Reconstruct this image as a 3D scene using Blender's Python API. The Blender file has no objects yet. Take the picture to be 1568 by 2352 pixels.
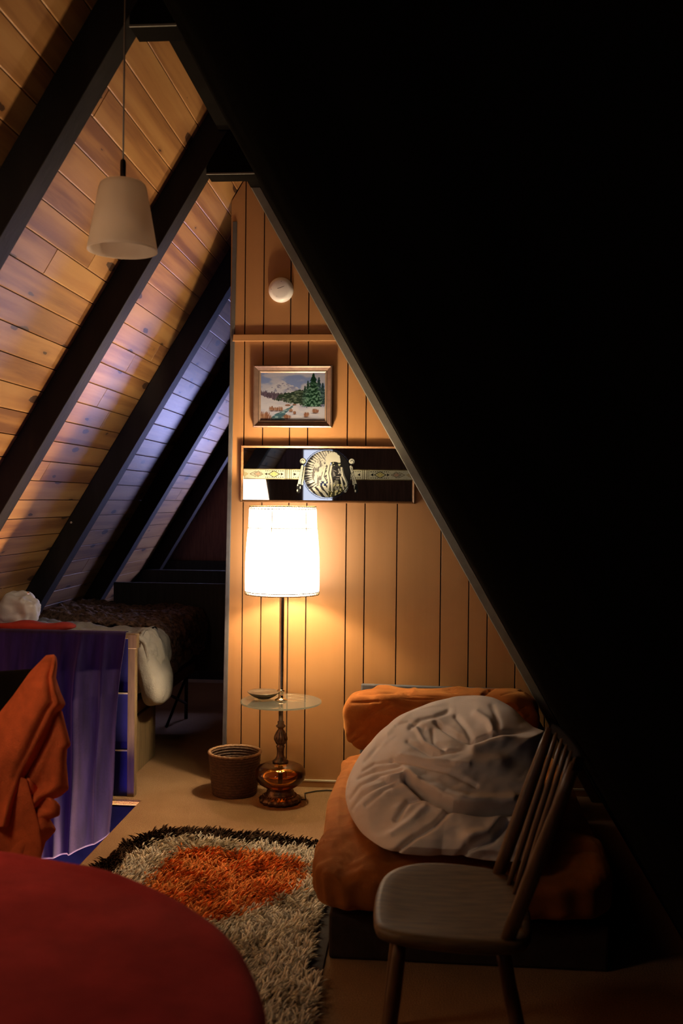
import bpy, math, random
import numpy as np
from mathutils import Vector, Matrix
random.seed(7); RNG = np.random.default_rng(7)
SC = bpy.context.scene
COL = SC.collection
PI = math.pi
# ------------------------------------------------------------------ camera frame (also used to measure the room)
FPX, EYE = 2287.0, 1.45
YAW, PITCH, ROLL = math.atan(193/FPX), -math.atan(26/FPX), math.radians(.6)
FW = Vector((-math.sin(YAW)*math.cos(PITCH), math.cos(YAW)*math.cos(PITCH), math.sin(PITCH)))
R0 = FW.cross(Vector((0,0,1))).normalized(); U0 = R0.cross(FW)
RT = R0*math.cos(ROLL)+U0*math.sin(ROLL); UP = U0*math.cos(ROLL)-R0*math.sin(ROLL)
def at(u, v, y):
    d = FW*FPX+RT*(u-784)-UP*(v-1176); return Vector((0,0,EYE))+d*(y/d.y)
def on_floor(u, v, z=0.):
    d = FW*FPX+RT*(u-784)-UP*(v-1176); return Vector((0,0,EYE))+d*((z-EYE)/d.z)
def np_project(P):
    q = P-np.array([0,0,EYE]); w = q@np.array(FW)
    return 784+FPX*(q@np.array(RT))/w, 1176-FPX*(q@np.array(UP))/w
# ------------------------------------------------------------------ numpy noise
def _h(ix, iy, iz):
    n = (ix*374761393+iy*668265263+iz*1274126177) & 0xffffffff
    n = ((n ^ (n >> 13))*1274126177) & 0xffffffff
    return ((n ^ (n >> 16)) & 0xffff)/32767.5-1
def vn(x, y, z=0.):
    x, y, z = np.broadcast_arrays(np.asarray(x, float), np.asarray(y, float), np.asarray(z, float))
    fx, fy, fz = np.floor(x), np.floor(y), np.floor(z)
    ix, iy, iz = fx.astype(np.int64), fy.astype(np.int64), fz.astype(np.int64)
    s = lambda t: t*t*t*(t*(6*t-15)+10)
    a, b, c = s(x-fx), s(y-fy), s(z-fz)
    L = lambda p, q, t: p+(q-p)*t
    g = lambda i, j, k: _h(ix+i, iy+j, iz+k)
    return L(L(L(g(0,0,0), g(1,0,0), a), L(g(0,1,0), g(1,1,0), a), b),
             L(L(g(0,0,1), g(1,0,1), a), L(g(0,1,1), g(1,1,1), a), b), c)
def fbm(x, y, z=0., o=3):
    r, am = 0, 1.
    for k in range(o):
        f = 2**k; r = r+am*vn(np.asarray(x)*f+17.3*k, np.asarray(y)*f-9.1*k, np.asarray(z)*f+3.7*k); am *= .5
    return r
def sm(a, b, x):
    t = np.clip((x-a)/(b-a), 0, 1); return t*t*(3-2*t)
# ------------------------------------------------------------------ mesh builder
class MB:
    def __init__(s): s.v=[]; s.f=[]; s.m=[]; s.pc=[]; s.usepc=False
    def add(s, vs, fs, m=0, pc=None):
        b = len(s.v); s.v += [tuple(p) for p in vs]
        s.f += [tuple(b+i for i in f) for f in fs]; s.m += [m]*len(fs)
        if pc is not None: s.usepc=True; s.pc += list(pc)
        else: s.pc += [(p[0],p[2],0.) for p in vs]
        return s
    def hexa(s, p, m=0, pc=None):   # 8 points: bottom 4 ccw, top 4 ccw
        return s.add(p, [(0,3,2,1),(4,5,6,7),(0,1,5,4),(1,2,6,5),(2,3,7,6),(3,0,4,7)], m, pc)
    def box(s, x0,x1,y0,y1,z0,z1, m=0, pc=None):
        return s.hexa([(x0,y0,z0),(x1,y0,z0),(x1,y1,z0),(x0,y1,z0),(x0,y0,z1),(x1,y0,z1),(x1,y1,z1),(x0,y1,z1)], m, pc)
    def prism_y(s, poly, y0, y1, m=0):   # poly in (x,z), ccw seen from -y
        n = len(poly)
        vs = [(x,y0,z) for x,z in poly]+[(x,y1,z) for x,z in poly]
        fs = [tuple(range(n)), tuple(range(2*n-1,n-1,-1))]+[(i,n+i,n+(i+1)%n,(i+1)%n) for i in range(n)]
        return s.add(vs, fs, m)
    def prism_z(s, poly, z0, z1, m=0):
        n = len(poly)
        vs = [(x,y,z0) for x,y in poly]+[(x,y,z1) for x,y in poly]
        fs = [tuple(range(n-1,-1,-1)), tuple(range(n,2*n))]+[(i,(i+1)%n,n+(i+1)%n,n+i) for i in range(n)]
        return s.add(vs, fs, m)
    def tube(s, pts, r, seg=10, m=0, flat=None):
        pts = [Vector(p) for p in pts]; n = len(pts)
        rr = r if isinstance(r, (list,tuple)) else [r]*n
        vs=[]; fs=[]; ref=None
        for i,p in enumerate(pts):
            t = (pts[min(i+1,n-1)]-pts[max(i-1,0)]).normalized()
            if ref is None: ref = Vector((0,0,1)) if abs(t.z)<.9 else Vector((1,0,0))
            a = (ref-t*ref.dot(t)).normalized(); ref = a; b = t.cross(a)
            fa, fb = flat if flat else (1,1)
            for k in range(seg):
                q = 2*PI*k/seg; vs.append(p+(a*math.cos(q)*fa+b*math.sin(q)*fb)*rr[i])
        for i in range(n-1):
            for k in range(seg):
                k2=(k+1)%seg; fs.append((i*seg+k, i*seg+k2, (i+1)*seg+k2, (i+1)*seg+k))
        fs.append(tuple(range(seg-1,-1,-1))); fs.append(tuple((n-1)*seg+k for k in range(seg)))
        return s.add(vs, fs, m)
    def lathe(s, prof, c, seg=40, m=0, axis='z', flute=None, cap=True):   # prof: (radius, height)
        vs=[]; fs=[]; n=len(prof)
        for i,(r,h) in enumerate(prof):
            for k in range(seg):
                q=2*PI*k/seg; rr=r*(1+(flute(i,q) if flute else 0))
                x,y=rr*math.cos(q),rr*math.sin(q)
                vs.append((c[0]+x,c[1]+y,c[2]+h) if axis=='z' else (c[0]+x,c[1]-h,c[2]+y))
        for i in range(n-1):
            for k in range(seg):
                k2=(k+1)%seg; fs.append((i*seg+k,i*seg+k2,(i+1)*seg+k2,(i+1)*seg+k))
        if cap:
            fs.append(tuple(range(seg-1,-1,-1))); fs.append(tuple((n-1)*seg+k for k in range(seg)))
        return s.add(vs, fs, m)
    def grid(s, P, closed_u=False, closed_v=False, m=0):   # P: array (nu,nv,3)
        nu,nv=P.shape[:2]; fs=[]
        for i in range(nu if closed_u else nu-1):
            i2=(i+1)%nu
            for j in range(nv if closed_v else nv-1):
                j2=(j+1)%nv; fs.append((i*nv+j,i2*nv+j,i2*nv+j2,i*nv+j2))
        return s.add([tuple(p) for p in P.reshape(-1,3)], fs, m)
    def build(s, name, mats, parent=None, smooth=False, bevel=0, solid=0, subsurf=0, seg=2, attr=None):
        me = bpy.data.meshes.new(name)
        off = Vector(parent_loc(parent))
        me.from_pydata([tuple(Vector(p)-off) for p in s.v], [], s.f)
        for mt in (mats if isinstance(mats,(list,tuple)) else [mats]): me.materials.append(mt)
        me.polygons.foreach_set('material_index', s.m)
        if smooth: me.polygons.foreach_set('use_smooth', [True]*len(s.f))
        if s.usepc:
            a = me.attributes.new('pc','FLOAT_VECTOR','POINT'); a.data.foreach_set('vector', np.array(s.pc,float).ravel())
        if attr is not None:
            a = me.attributes.new('paint','FLOAT_COLOR','POINT')
            c = np.ones((len(s.v),4)); c[:,:3]=attr; a.data.foreach_set('color', c.ravel())
        me.update(); me.validate()
        o = bpy.data.objects.new(name, me); COL.objects.link(o)
        if parent: o.parent = parent
        if bevel:
            b=o.modifiers.new('bevel','BEVEL'); b.width=bevel; b.segments=seg; b.limit_method='ANGLE'; b.angle_limit=math.radians(40)
        if solid:
            b=o.modifiers.new('thickness','SOLIDIFY'); b.thickness=solid; b.offset=0
        if subsurf:
            b=o.modifiers.new('smooth','SUBSURF'); b.levels=b.render_levels=subsurf
        return o
def parent_loc(p):
    l=Vector((0,0,0))
    while p: l += p.location; p = p.parent
    return l
def tag(o, label, cat, group=None, kind=None):
    o['label']=label; o['category']=cat
    if group: o['group']=group
    if kind: o['kind']=kind
    return o
def thing(name, label, cat, loc=(0,0,0), group=None):
    o=bpy.data.objects.new(name,None); COL.objects.link(o); o.location=loc; o.empty_display_size=.05
    return tag(o,label,cat,group)
def structure(o, label, cat): return tag(o,label,cat,kind='structure')
# ------------------------------------------------------------------ materials
def new_mat(name):
    m=bpy.data.materials.new(name); m.use_nodes=True; nt=m.node_tree; return m,nt,nt.nodes['Principled BSDF']
def N(nt, t, **k):
    n=nt.nodes.new(t)
    for a,b in k.items(): setattr(n,a,b)
    return n
def setin(nt, sock, v):
    if hasattr(v,'links') or hasattr(v,'is_output'): nt.links.new(v,sock)
    else: sock.default_value=v
def noise(nt, vec, scale, detail=3, rough=.55, dist=0.):
    n=N(nt,'ShaderNodeTexNoise'); n.inputs['Scale'].default_value=scale; n.inputs['Detail'].default_value=detail
    n.inputs['Roughness'].default_value=rough; n.inputs['Distortion'].default_value=dist
    if vec is not None: nt.links.new(vec,n.inputs['Vector'])
    return n.outputs['Fac']
def ramp(nt, fac, stops):
    r=N(nt,'ShaderNodeValToRGB'); e=r.color_ramp.elements
    while len(e)<len(stops): e.new(.5)
    for q,(p,c) in zip(e,stops): q.position=p; q.color=(*c,1) if len(c)==3 else c
    nt.links.new(fac,r.inputs['Fac']); return r.outputs['Color']
def mix(nt, fac, a, b, mode='MIX'):
    n=N(nt,'ShaderNodeMix',data_type='RGBA',blend_type=mode)
    setin(nt,n.inputs['Factor'],fac); setin(nt,n.inputs['A'],a if not isinstance(a,tuple) else (*a,1)); setin(nt,n.inputs['B'],b if not isinstance(b,tuple) else (*b,1))
    return n.outputs['Result']
def mth(nt, op, a, b=None, c=None):
    n=N(nt,'ShaderNodeMath',operation=op); setin(nt,n.inputs[0],a)
    if b is not None: setin(nt,n.inputs[1],b)
    if c is not None: setin(nt,n.inputs[2],c)
    return n.outputs[0]
def mapv(nt, vec, sc, loc=(0,0,0)):
    n=N(nt,'ShaderNodeMapping'); n.inputs['Scale'].default_value=sc; n.inputs['Location'].default_value=loc
    nt.links.new(vec,n.inputs['Vector']); return n.outputs['Vector']
def objco(nt): return N(nt,'ShaderNodeTexCoord').outputs['Object']
def bump(nt, bs, h, st, dist=.01):
    b=N(nt,'ShaderNodeBump'); b.inputs['Strength'].default_value=st; b.inputs['Distance'].default_value=dist
    nt.links.new(h,b.inputs['Height']); nt.links.new(b.outputs['Normal'],bs.inputs['Normal'])
def simple(name, col, rough=.6, metal=0., nscale=None, namp=.25, bstr=0., sheen=0., spec=.5, bscale=None, stretch=(1,1,1), sheencol=None):
    m,nt,b=new_mat(name); b.inputs['Roughness'].default_value=rough; b.inputs['Metallic'].default_value=metal
    b.inputs['Specular IOR Level'].default_value=spec
    co=mapv(nt,objco(nt),stretch)
    if nscale:
        f=noise(nt,co,nscale,4)
        lo=tuple(max(0,c*(1-namp)) for c in col); hi=tuple(min(1,c*(1+namp)) for c in col)
        nt.links.new(ramp(nt,f,[(.3,lo),(.7,hi)]),b.inputs['Base Color'])
    else: b.inputs['Base Color'].default_value=(*col,1)
    if bstr: bump(nt,b,noise(nt,co,bscale or nscale or 100,3),bstr)
    if sheen:
        b.inputs['Sheen Weight'].default_value=sheen; b.inputs['Sheen Roughness'].default_value=.45
        b.inputs['Sheen Tint'].default_value=(*(sheencol or col),1)
    return m
def wood(name, cols, knots=True, rough=.5, grain=1., along=(3,55), bst=.15, coat=0.):
    """boards carry pc = (metres along, metres across, seed)"""
    m,nt,b=new_mat(name); b.inputs['Roughness'].default_value=rough
    at_=N(nt,'ShaderNodeAttribute',attribute_name='pc').outputs['Vector']
    sx=N(nt,'ShaderNodeSeparateXYZ'); nt.links.new(at_,sx.inputs[0]); A,C,S=sx.outputs
    S17=mth(nt,'MULTIPLY',S,17.31)
    cb=N(nt,'ShaderNodeCombineXYZ'); setin(nt,cb.inputs[0],A); setin(nt,cb.inputs[1],mth(nt,'ADD',C,S17)); vec=cb.outputs[0]
    wob=noise(nt,mapv(nt,vec,(2.2,9,1)),1.,2)
    gv=N(nt,'ShaderNodeCombineXYZ'); setin(nt,gv.inputs[0],mth(nt,'MULTIPLY',A,float(along[0])))
    setin(nt,gv.inputs[1],mth(nt,'ADD',mth(nt,'MULTIPLY',mth(nt,'ADD',C,S17),float(along[1])),mth(nt,'MULTIPLY',wob,3.)))
    g=noise(nt,gv.outputs[0],1.6,5,.6)
    rnd=N(nt,'ShaderNodeTexWhiteNoise',noise_dimensions='1D'); setin(nt,rnd.inputs['W'],S)
    st=noise(nt,mapv(nt,vec,(.7,16,1)),1.,2)
    st=ramp(nt,st,[(.40,(0,0,0)),(.60,(1,1,1))]) if knots else st
    f=mth(nt,'ADD',mth(nt,'MULTIPLY',rnd.outputs['Value'],.50),mth(nt,'MULTIPLY',st,.42 if knots else .5))
    f=mth(nt,'ADD',f,.06)
    f=mth(nt,'ADD',f,mth(nt,'MULTIPLY',mth(nt,'SUBTRACT',g,.5),.45*grain))
    c=ramp(nt,f,[(.15,cols[2]),(.5,cols[1]),(.85,cols[0])])
    if knots:
        v=N(nt,'ShaderNodeTexVoronoi',voronoi_dimensions='2D'); v.inputs['Scale'].default_value=1.; v.inputs['Randomness'].default_value=1.
        kn=N(nt,'ShaderNodeTexNoise'); kn.inputs['Scale'].default_value=1.; kn.inputs['Detail'].default_value=2; nt.links.new(mapv(nt,vec,(16,42,1)),kn.inputs['Vector'])
        va=N(nt,'ShaderNodeVectorMath',operation='MULTIPLY_ADD'); nt.links.new(kn.outputs['Color'],va.inputs[0]); va.inputs[1].default_value=(.13,.13,0); nt.links.new(mapv(nt,vec,(2.4,7.5,1)),va.inputs[2]); nt.links.new(va.outputs[0],v.inputs['Vector'])
        sp=N(nt,'ShaderNodeSeparateColor'); nt.links.new(v.outputs['Color'],sp.inputs[0])
        size=mth(nt,'MULTIPLY',mth(nt,'MAXIMUM',mth(nt,'SUBTRACT',sp.outputs[0],.36),0.),.23)
        d=v.outputs['Distance']
        core=mth(nt,'LESS_THAN',d,size)
        halo=mth(nt,'SUBTRACT',1.,mth(nt,'MINIMUM',mth(nt,'DIVIDE',d,mth(nt,'ADD',mth(nt,'MULTIPLY',size,3.8),.0001)),1.))
        c=mix(nt,mth(nt,'MULTIPLY',halo,.8),c,cols[2]); c=mix(nt,mth(nt,'MULTIPLY',core,.93),c,(.035,.014,.007))
    nt.links.new(c,b.inputs['Base Color'])
    if coat: b.inputs['Coat Weight'].default_value=coat; b.inputs['Coat Roughness'].default_value=.3
    bump(nt,b,g,bst,.003); return m
M={}
M['plank']=wood('knotty pine',[(.36,.195,.070),(.30,.145,.048),(.16,.065,.024)],rough=.55)
M['panel']=wood('wood panelling',[(.40,.20,.080),(.375,.185,.070),(.32,.152,.056)],knots=False,rough=.42,grain=.45,along=(2,160),bst=.06)
M['frontwall']=simple('brown boarded gable',(.15,.10,.095),.7,nscale=9,namp=.4,stretch=(6,1,.4))
M['groove']=simple('dark groove',(.02,.011,.006),.9)
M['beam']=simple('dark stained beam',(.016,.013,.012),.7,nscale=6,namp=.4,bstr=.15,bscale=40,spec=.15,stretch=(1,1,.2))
M['collar']=simple('shade-darkened beam',(.0045,.0038,.0032),.9,nscale=6,namp=.3,spec=.02)  # near-black copy of the beam wood; shade on the undersides put into the colour
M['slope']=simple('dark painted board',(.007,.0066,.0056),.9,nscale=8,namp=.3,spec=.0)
M['trimboard']=simple('grey painted trim',(.15,.142,.12),.55,nscale=14,namp=.15)
M['carpet']=None
m,nt,b=new_mat('tan carpet'); co=objco(nt)
n1=noise(nt,co,2.2,3); n2=noise(nt,co,190,3,.7); n3=noise(nt,co,28,3)
c=ramp(nt,n2,[(.28,(.20,.113,.058)),(.72,(.52,.32,.175))]); c=mix(nt,mth(nt,'MULTIPLY',ramp(nt,n1,[(.45,(0,0,0)),(.62,(1,1,1))]),.6),c,(.25,.14,.068)); c=mix(nt,mth(nt,'MULTIPLY',n3,.4),c,(.34,.20,.10))
nt.links.new(c,b.inputs['Base Color']); b.inputs['Roughness'].default_value=.95; b.inputs['Specular IOR Level'].default_value=.1
bump(nt,b,n2,.7,.006); M['carpet']=m
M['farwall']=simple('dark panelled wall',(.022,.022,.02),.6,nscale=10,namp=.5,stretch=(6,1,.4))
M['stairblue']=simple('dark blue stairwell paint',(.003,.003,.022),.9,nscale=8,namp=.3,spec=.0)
M['reddish']=simple('reddish gable boards',(.30,.13,.10),.6,nscale=30,namp=.25,stretch=(4,1,.3))
M['cream']=simple('cream trim',(.62,.55,.42),.45,nscale=20,namp=.08)
M['greyedge']=simple('grey edge trim',(.08,.077,.08),.5,nscale=20,namp=.15)
M['white']=simple('white plastic',(.90,.88,.86),.4,nscale=30,namp=.03)
M['black']=simple('black metal',(.012,.012,.012),.4)
M['lining']=simple('white shade lining',(.8,.76,.66),.8,nscale=40,namp=.03)
M['wire']=simple('grey cable',(.32,.30,.27),.5,nscale=50,namp=.1)
m=bpy.data.materials.new('opal glass shade'); m.use_nodes=True; nt=m.node_tree; b=nt.nodes['Principled BSDF']; b.inputs['Base Color'].default_value=(.86,.80,.74,1); b.inputs['Roughness'].default_value=.35
tr=N(nt,'ShaderNodeBsdfTranslucent'); tr.inputs['Color'].default_value=(.90,.80,.70,1); mx=N(nt,'ShaderNodeMixShader'); mx.inputs[0].default_value=.62
nt.links.new(b.outputs[0],mx.inputs[1]); nt.links.new(tr.outputs[0],mx.inputs[2]); nt.links.new(mx.outputs[0],nt.nodes['Material Output'].inputs['Surface']); M['opal']=m
M['chrome']=simple('polished brass pole',(.78,.68,.52),.16,1.,nscale=30,namp=.08)
M['bronze']=simple('dark bronze',(.16,.105,.075),.33,.85,nscale=40,namp=.4,bstr=.15,bscale=90)
M['gold']=simple('gold braid',(.40,.26,.08),.6,nscale=160,namp=.6,bstr=.5,bscale=300)
M['wicker']=simple('brown wicker',(.105,.052,.030),.6,nscale=60,namp=.5,bstr=.5,bscale=160,stretch=(1,1,2.5))
M['wickerrim']=simple('pale wicker rim',(.30,.165,.085),.55,nscale=80,namp=.35,bstr=.3,bscale=150)
M['velvet']=simple('rust velvet',(.30,.097,.023),.85,nscale=7,namp=.28,bstr=.18,bscale=220,sheen=.5,spec=.1,sheencol=(.9,.45,.15))
M['basefabric']=simple('dark brown base',(.035,.020,.014),.9,nscale=30,namp=.3)
M['slate']=simple('slate blue board',(.10,.105,.12),.6,nscale=12,namp=.2)
M['duvet']=simple('white cotton',(.88,.82,.78),.85,nscale=5,namp=.04,bstr=.10,bscale=260,sheen=.15,spec=.15,sheencol=(.9,.9,.9))
def crumple(mat,scale,dist,stretch=(1,1,1)):
    nt=mat.node_tree; b=nt.nodes['Principled BSDF']; n=N(nt,'ShaderNodeTexNoise'); n.noise_type='RIDGED_MULTIFRACTAL'; n.inputs['Scale'].default_value=scale; n.inputs['Detail'].default_value=3.; n.inputs['Distortion'].default_value=.6
    nt.links.new(mapv(nt,objco(nt),stretch),n.inputs['Vector']); old=b.inputs['Normal'].links[0].from_socket if b.inputs['Normal'].links else None
    bp=N(nt,'ShaderNodeBump'); bp.inputs['Strength'].default_value=.5; bp.inputs['Distance'].default_value=dist; nt.links.new(n.outputs['Fac'],bp.inputs['Height'])
    if old: nt.links.new(old,bp.inputs['Normal'])
    nt.links.new(bp.outputs['Normal'],b.inputs['Normal'])
crumple(M['duvet'],5.5,.022,(1.2,1,1.6)); crumple(M['velvet'],6.,.022,(1,1.6,1.3))
M['duvet2']=simple('cream cotton bedding',(.38,.365,.33),.9,nscale=6,namp=.08,bstr=.25,bscale=120,spec=.1)
M['furry']=simple('dark brown fleece',(.14,.088,.062),.95,nscale=45,namp=.75,bstr=.8,bscale=60,spec=.05,sheen=.2,sheencol=(.4,.3,.22))
M['redfelt']=simple('dark red felt',(.46,.038,.036),.95,nscale=11,namp=.22,bstr=.25,bscale=300,sheen=.35,spec=.05,sheencol=(.8,.16,.14))
M['orangewool']=simple('orange red wool',(.74,.15,.05),.95,nscale=14,namp=.22,bstr=.35,bscale=240,sheen=.4,spec=.05,sheencol=(.95,.35,.15))
M['redcloth']=simple('red cotton',(.36,.035,.025),.9,nscale=10,namp=.2)
M['purple']=simple('purple velvet',(.019,.011,.056),.8,nscale=9,namp=.35,bstr=.15,bscale=200,sheen=.14,spec=.15,sheencol=(.60,.38,.70),stretch=(4,1,.5))
M['bluepanel']=simple('deep blue panel',(.012,.014,.22),.5,nscale=8,namp=.2)
M['tanwood']=simple('tan wood',(.20,.135,.068),.55,nscale=9,namp=.3,stretch=(6,6,.6))
M['chairwood']=simple('worn oak',(.13,.072,.026),.55,nscale=7,namp=.4,stretch=(1.5,9,9),bstr=.05,bscale=30)
M['spindle']=simple('oak spindle',(.125,.062,.026),.4,nscale=9,namp=.3,stretch=(8,8,1))
M['darkchair']=simple('near black wood',(.010,.007,.006),.9,nscale=8,namp=.3,spec=.02)
M['pinkframe']=simple('pinkish picture frame',(.20,.125,.10),.35,.35,nscale=40,namp=.15,stretch=(1,1,1))
M['pinklip']=simple('pale frame lip',(.27,.19,.15),.3,.3,nscale=40,namp=.1)
M['mframe']=simple('oak mirror frame',(.20,.095,.038),.4,nscale=12,namp=.2,stretch=(1,1,5))
M['steel']=simple('dark steel',(.05,.05,.055),.35,.9)
M['bowl']=simple('dark pewter',(.20,.17,.13),.3,.8,nscale=30,namp=.3)
M['nail']=simple('bright screw',(.7,.68,.64),.3,.6)
m,nt,b=new_mat('mirror glass'); b.inputs['Metallic'].default_value=1.; b.inputs['Base Color'].default_value=(.72,.70,.70,1); b.inputs['Roughness'].default_value=.015; M['mirror']=m
m,nt,b=new_mat('artwork'); a=N(nt,'ShaderNodeAttribute',attribute_name='paint'); nt.links.new(mix(nt,1.,a.outputs['Color'],(.33,.39,.50),'MULTIPLY'),b.inputs['Base Color']); b.inputs['Roughness'].default_value=.7; b.inputs['Specular IOR Level'].default_value=.06; M['paint']=m
bump(nt,b,noise(nt,objco(nt),260,2),.12,.002)
m,nt,b=new_mat('yarn'); a=N(nt,'ShaderNodeAttribute',attribute_name='paint'); nt.links.new(a.outputs['Color'],b.inputs['Base Color']); b.inputs['Roughness'].default_value=.95; b.inputs['Specular IOR Level'].default_value=.05; M['yarn']=m
tr=N(nt,'ShaderNodeBsdfTranslucent'); nt.links.new(a.outputs['Color'],tr.inputs['Color']); mx=N(nt,'ShaderNodeMixShader'); mx.inputs[0].default_value=.42; nt.links.new(b.outputs[0],mx.inputs[1]); nt.links.new(tr.outputs[0],mx.inputs[2]); nt.links.new(mx.outputs[0],nt.nodes['Material Output'].inputs['Surface'])
m,nt,b=new_mat('lit lamp shade'); b.inputs['Base Color'].default_value=(.85,.80,.68,1); b.inputs['Emission Color'].default_value=(1,.85,.64,1); b.inputs['Emission Strength'].default_value=8.5; b.inputs['Roughness'].default_value=.9; M['shade']=m
m,nt,b=new_mat('second lit shade'); b.inputs['Base Color'].default_value=(.8,.7,.5,1); b.inputs['Emission Color'].default_value=(1,.74,.50,1); b.inputs['Emission Strength'].default_value=7.5; M['shade2']=m
m,nt,b=new_mat('bulb'); b.inputs['Emission Color'].default_value=(1,.8,.5,1); b.inputs['Emission Strength'].default_value=12; M['bulb']=m
def glass(name, tint, rough=.02, refl=1., dust=0., dcol=(.75,.70,.60)):
    m=bpy.data.materials.new(name); m.use_nodes=True; nt=m.node_tree; nt.nodes.remove(nt.nodes['Principled BSDF'])
    t=N(nt,'ShaderNodeBsdfTransparent'); t.inputs['Color'].default_value=(*tint,1)
    g=N(nt,'ShaderNodeBsdfGlossy'); g.inputs['Roughness'].default_value=rough; g.inputs['Color'].default_value=(refl,refl,refl,1)
    fr=N(nt,'ShaderNodeFresnel'); fr.inputs['IOR'].default_value=1.5
    mx=N(nt,'ShaderNodeMixShader'); nt.links.new(fr.outputs[0],mx.inputs[0]); nt.links.new(t.outputs[0],mx.inputs[1]); nt.links.new(g.outputs[0],mx.inputs[2])
    df=N(nt,'ShaderNodeBsdfDiffuse'); df.inputs['Color'].default_value=(*dcol,1); m2=N(nt,'ShaderNodeMixShader'); m2.inputs[0].default_value=dust
    nt.links.new(mx.outputs[0],m2.inputs[1]); nt.links.new(df.outputs[0],m2.inputs[2])
    nt.links.new(m2.outputs[0],nt.nodes['Material Output'].inputs['Surface']); return m
M['tableglass']=glass('table glass',(.90,.92,.86),dust=.05)
M['amber']=glass('amber glass',(.90,.60,.22),dust=.03,dcol=(.6,.25,.05))
def daylight(name, col, st):
    m,nt,b=new_mat(name); b.inputs['Base Color'].default_value=(0,0,0,1); b.inputs['Emission Color'].default_value=(*col,1); b.inputs['Emission Strength'].default_value=st; return m
M['skyfar']=daylight('daylit far window',(.47,.49,1.),62.)
M['skyfront']=daylight('daylit front window',(.72,.80,1.),1.25)
M['skystair']=daylight('daylit stair window',(.25,.16,1.),5.)
# ------------------------------------------------------------------ room geometry
WALL_Y=5.0; YF=-1.2; YB=8.6
def xl(z, off=0.): return -1.78+.6*(z-EYE)-off          # face of the left rafters
def xr(z, off=0.): return -.004-.567*(z-EYE)+off        # inner edge on the right
LP, RP = .13, .05                                        # plank plane behind rafter faces; right slope
RAFT=[(.51,.62),(1.73,1.84),(2.95,3.06),(4.15,4.26),(5.39,5.50),(6.60,6.71),(7.83,7.94)]
# left slope: tongue and groove planks
mb=MB()
z0,z1=-.05,3.2
nx,nz=.857,-.514
mb.prism_y([(xl(z0,LP+.03),z0),(xl(z1,LP+.03),z1),(xl(z1,LP+.10),z1),(xl(z0,LP+.10),z0)],YF,YB+.1,1)
W=.1085; k=0; z=z0
sd=0
while z<z1:
    za,zb=z+.0016,z+W*.857-.0012
    y=YF-random.random()*1.5
    while y<YB:
        L=1.8+random.random()*3.4; ya,yb=max(y,YF),min(y+L,YB)
        if yb-ya>.05:
            sd+=1; s=sd*.731
            p=[(xl(za,LP),ya+.001,za),(xl(za,LP+.03),ya+.001,za),(xl(za,LP+.03),yb-.001,za),(xl(za,LP),yb-.001,za),
               (xl(zb,LP),ya+.001,zb),(xl(zb,LP+.03),ya+.001,zb),(xl(zb,LP+.03),yb-.001,zb),(xl(zb,LP),yb-.001,zb)]
            pc=[(q[1],(q[2]-z)/.857,s) for q in p]
            mb.hexa([p[i] for i in (0,3,2,1,4,7,6,5)],0,[pc[i] for i in (0,3,2,1,4,7,6,5)])
        y+=L
    z+=W*.857
o=mb.build('wall_left',[M['plank'],M['groove']],bevel=.0022,seg=1)
structure(o,'knotty pine plank slope of the attic between the dark rafters','sloped wall')
# right slope
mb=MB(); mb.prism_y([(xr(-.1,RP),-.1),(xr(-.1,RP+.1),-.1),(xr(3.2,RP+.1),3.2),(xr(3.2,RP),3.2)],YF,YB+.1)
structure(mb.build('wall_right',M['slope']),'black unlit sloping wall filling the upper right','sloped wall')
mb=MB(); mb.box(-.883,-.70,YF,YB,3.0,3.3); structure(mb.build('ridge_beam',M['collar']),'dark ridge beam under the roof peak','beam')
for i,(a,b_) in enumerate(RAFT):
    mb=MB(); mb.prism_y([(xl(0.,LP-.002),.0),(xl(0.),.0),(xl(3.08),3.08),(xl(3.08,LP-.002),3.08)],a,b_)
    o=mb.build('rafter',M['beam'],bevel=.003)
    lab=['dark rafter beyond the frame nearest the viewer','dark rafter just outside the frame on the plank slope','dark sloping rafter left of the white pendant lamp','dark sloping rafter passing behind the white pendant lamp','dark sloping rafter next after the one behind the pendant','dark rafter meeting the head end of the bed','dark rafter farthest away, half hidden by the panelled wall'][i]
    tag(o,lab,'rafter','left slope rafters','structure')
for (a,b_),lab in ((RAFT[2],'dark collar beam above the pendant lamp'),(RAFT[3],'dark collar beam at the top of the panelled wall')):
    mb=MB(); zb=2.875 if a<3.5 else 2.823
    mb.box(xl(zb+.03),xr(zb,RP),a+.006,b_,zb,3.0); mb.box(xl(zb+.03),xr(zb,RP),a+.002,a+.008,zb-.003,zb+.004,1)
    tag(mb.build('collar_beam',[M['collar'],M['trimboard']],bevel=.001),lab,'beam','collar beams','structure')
# floor with stairwell hole
HX,HY0,HY1=-1.352,3.06,4.68
mb=MB()
mb.prism_z([(-3.,YF),(1.1,YF),(1.1,YB+.1),(-3.,YB+.1),(-3.,HY1),(HX,HY1),(HX,HY0),(-3.,HY0)],-.035,0)
structure(mb.build('floor',M['carpet'],bevel=.010),'tan carpeted floor with an open stairwell at the left','floor')
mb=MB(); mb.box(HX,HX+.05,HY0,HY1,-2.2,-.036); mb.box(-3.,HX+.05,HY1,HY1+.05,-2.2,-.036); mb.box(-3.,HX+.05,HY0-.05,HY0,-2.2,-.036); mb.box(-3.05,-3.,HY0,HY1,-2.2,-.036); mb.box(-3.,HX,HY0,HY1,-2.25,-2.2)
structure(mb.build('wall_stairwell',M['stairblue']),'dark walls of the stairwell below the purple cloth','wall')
mb=MB(); mb.box(-2.4,-1.45,HY0+.004,HY0+.012,-1.7,-.5); structure(mb.build('window_3',M['skystair']),'blue lit window down in the stairwell','window')
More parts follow.
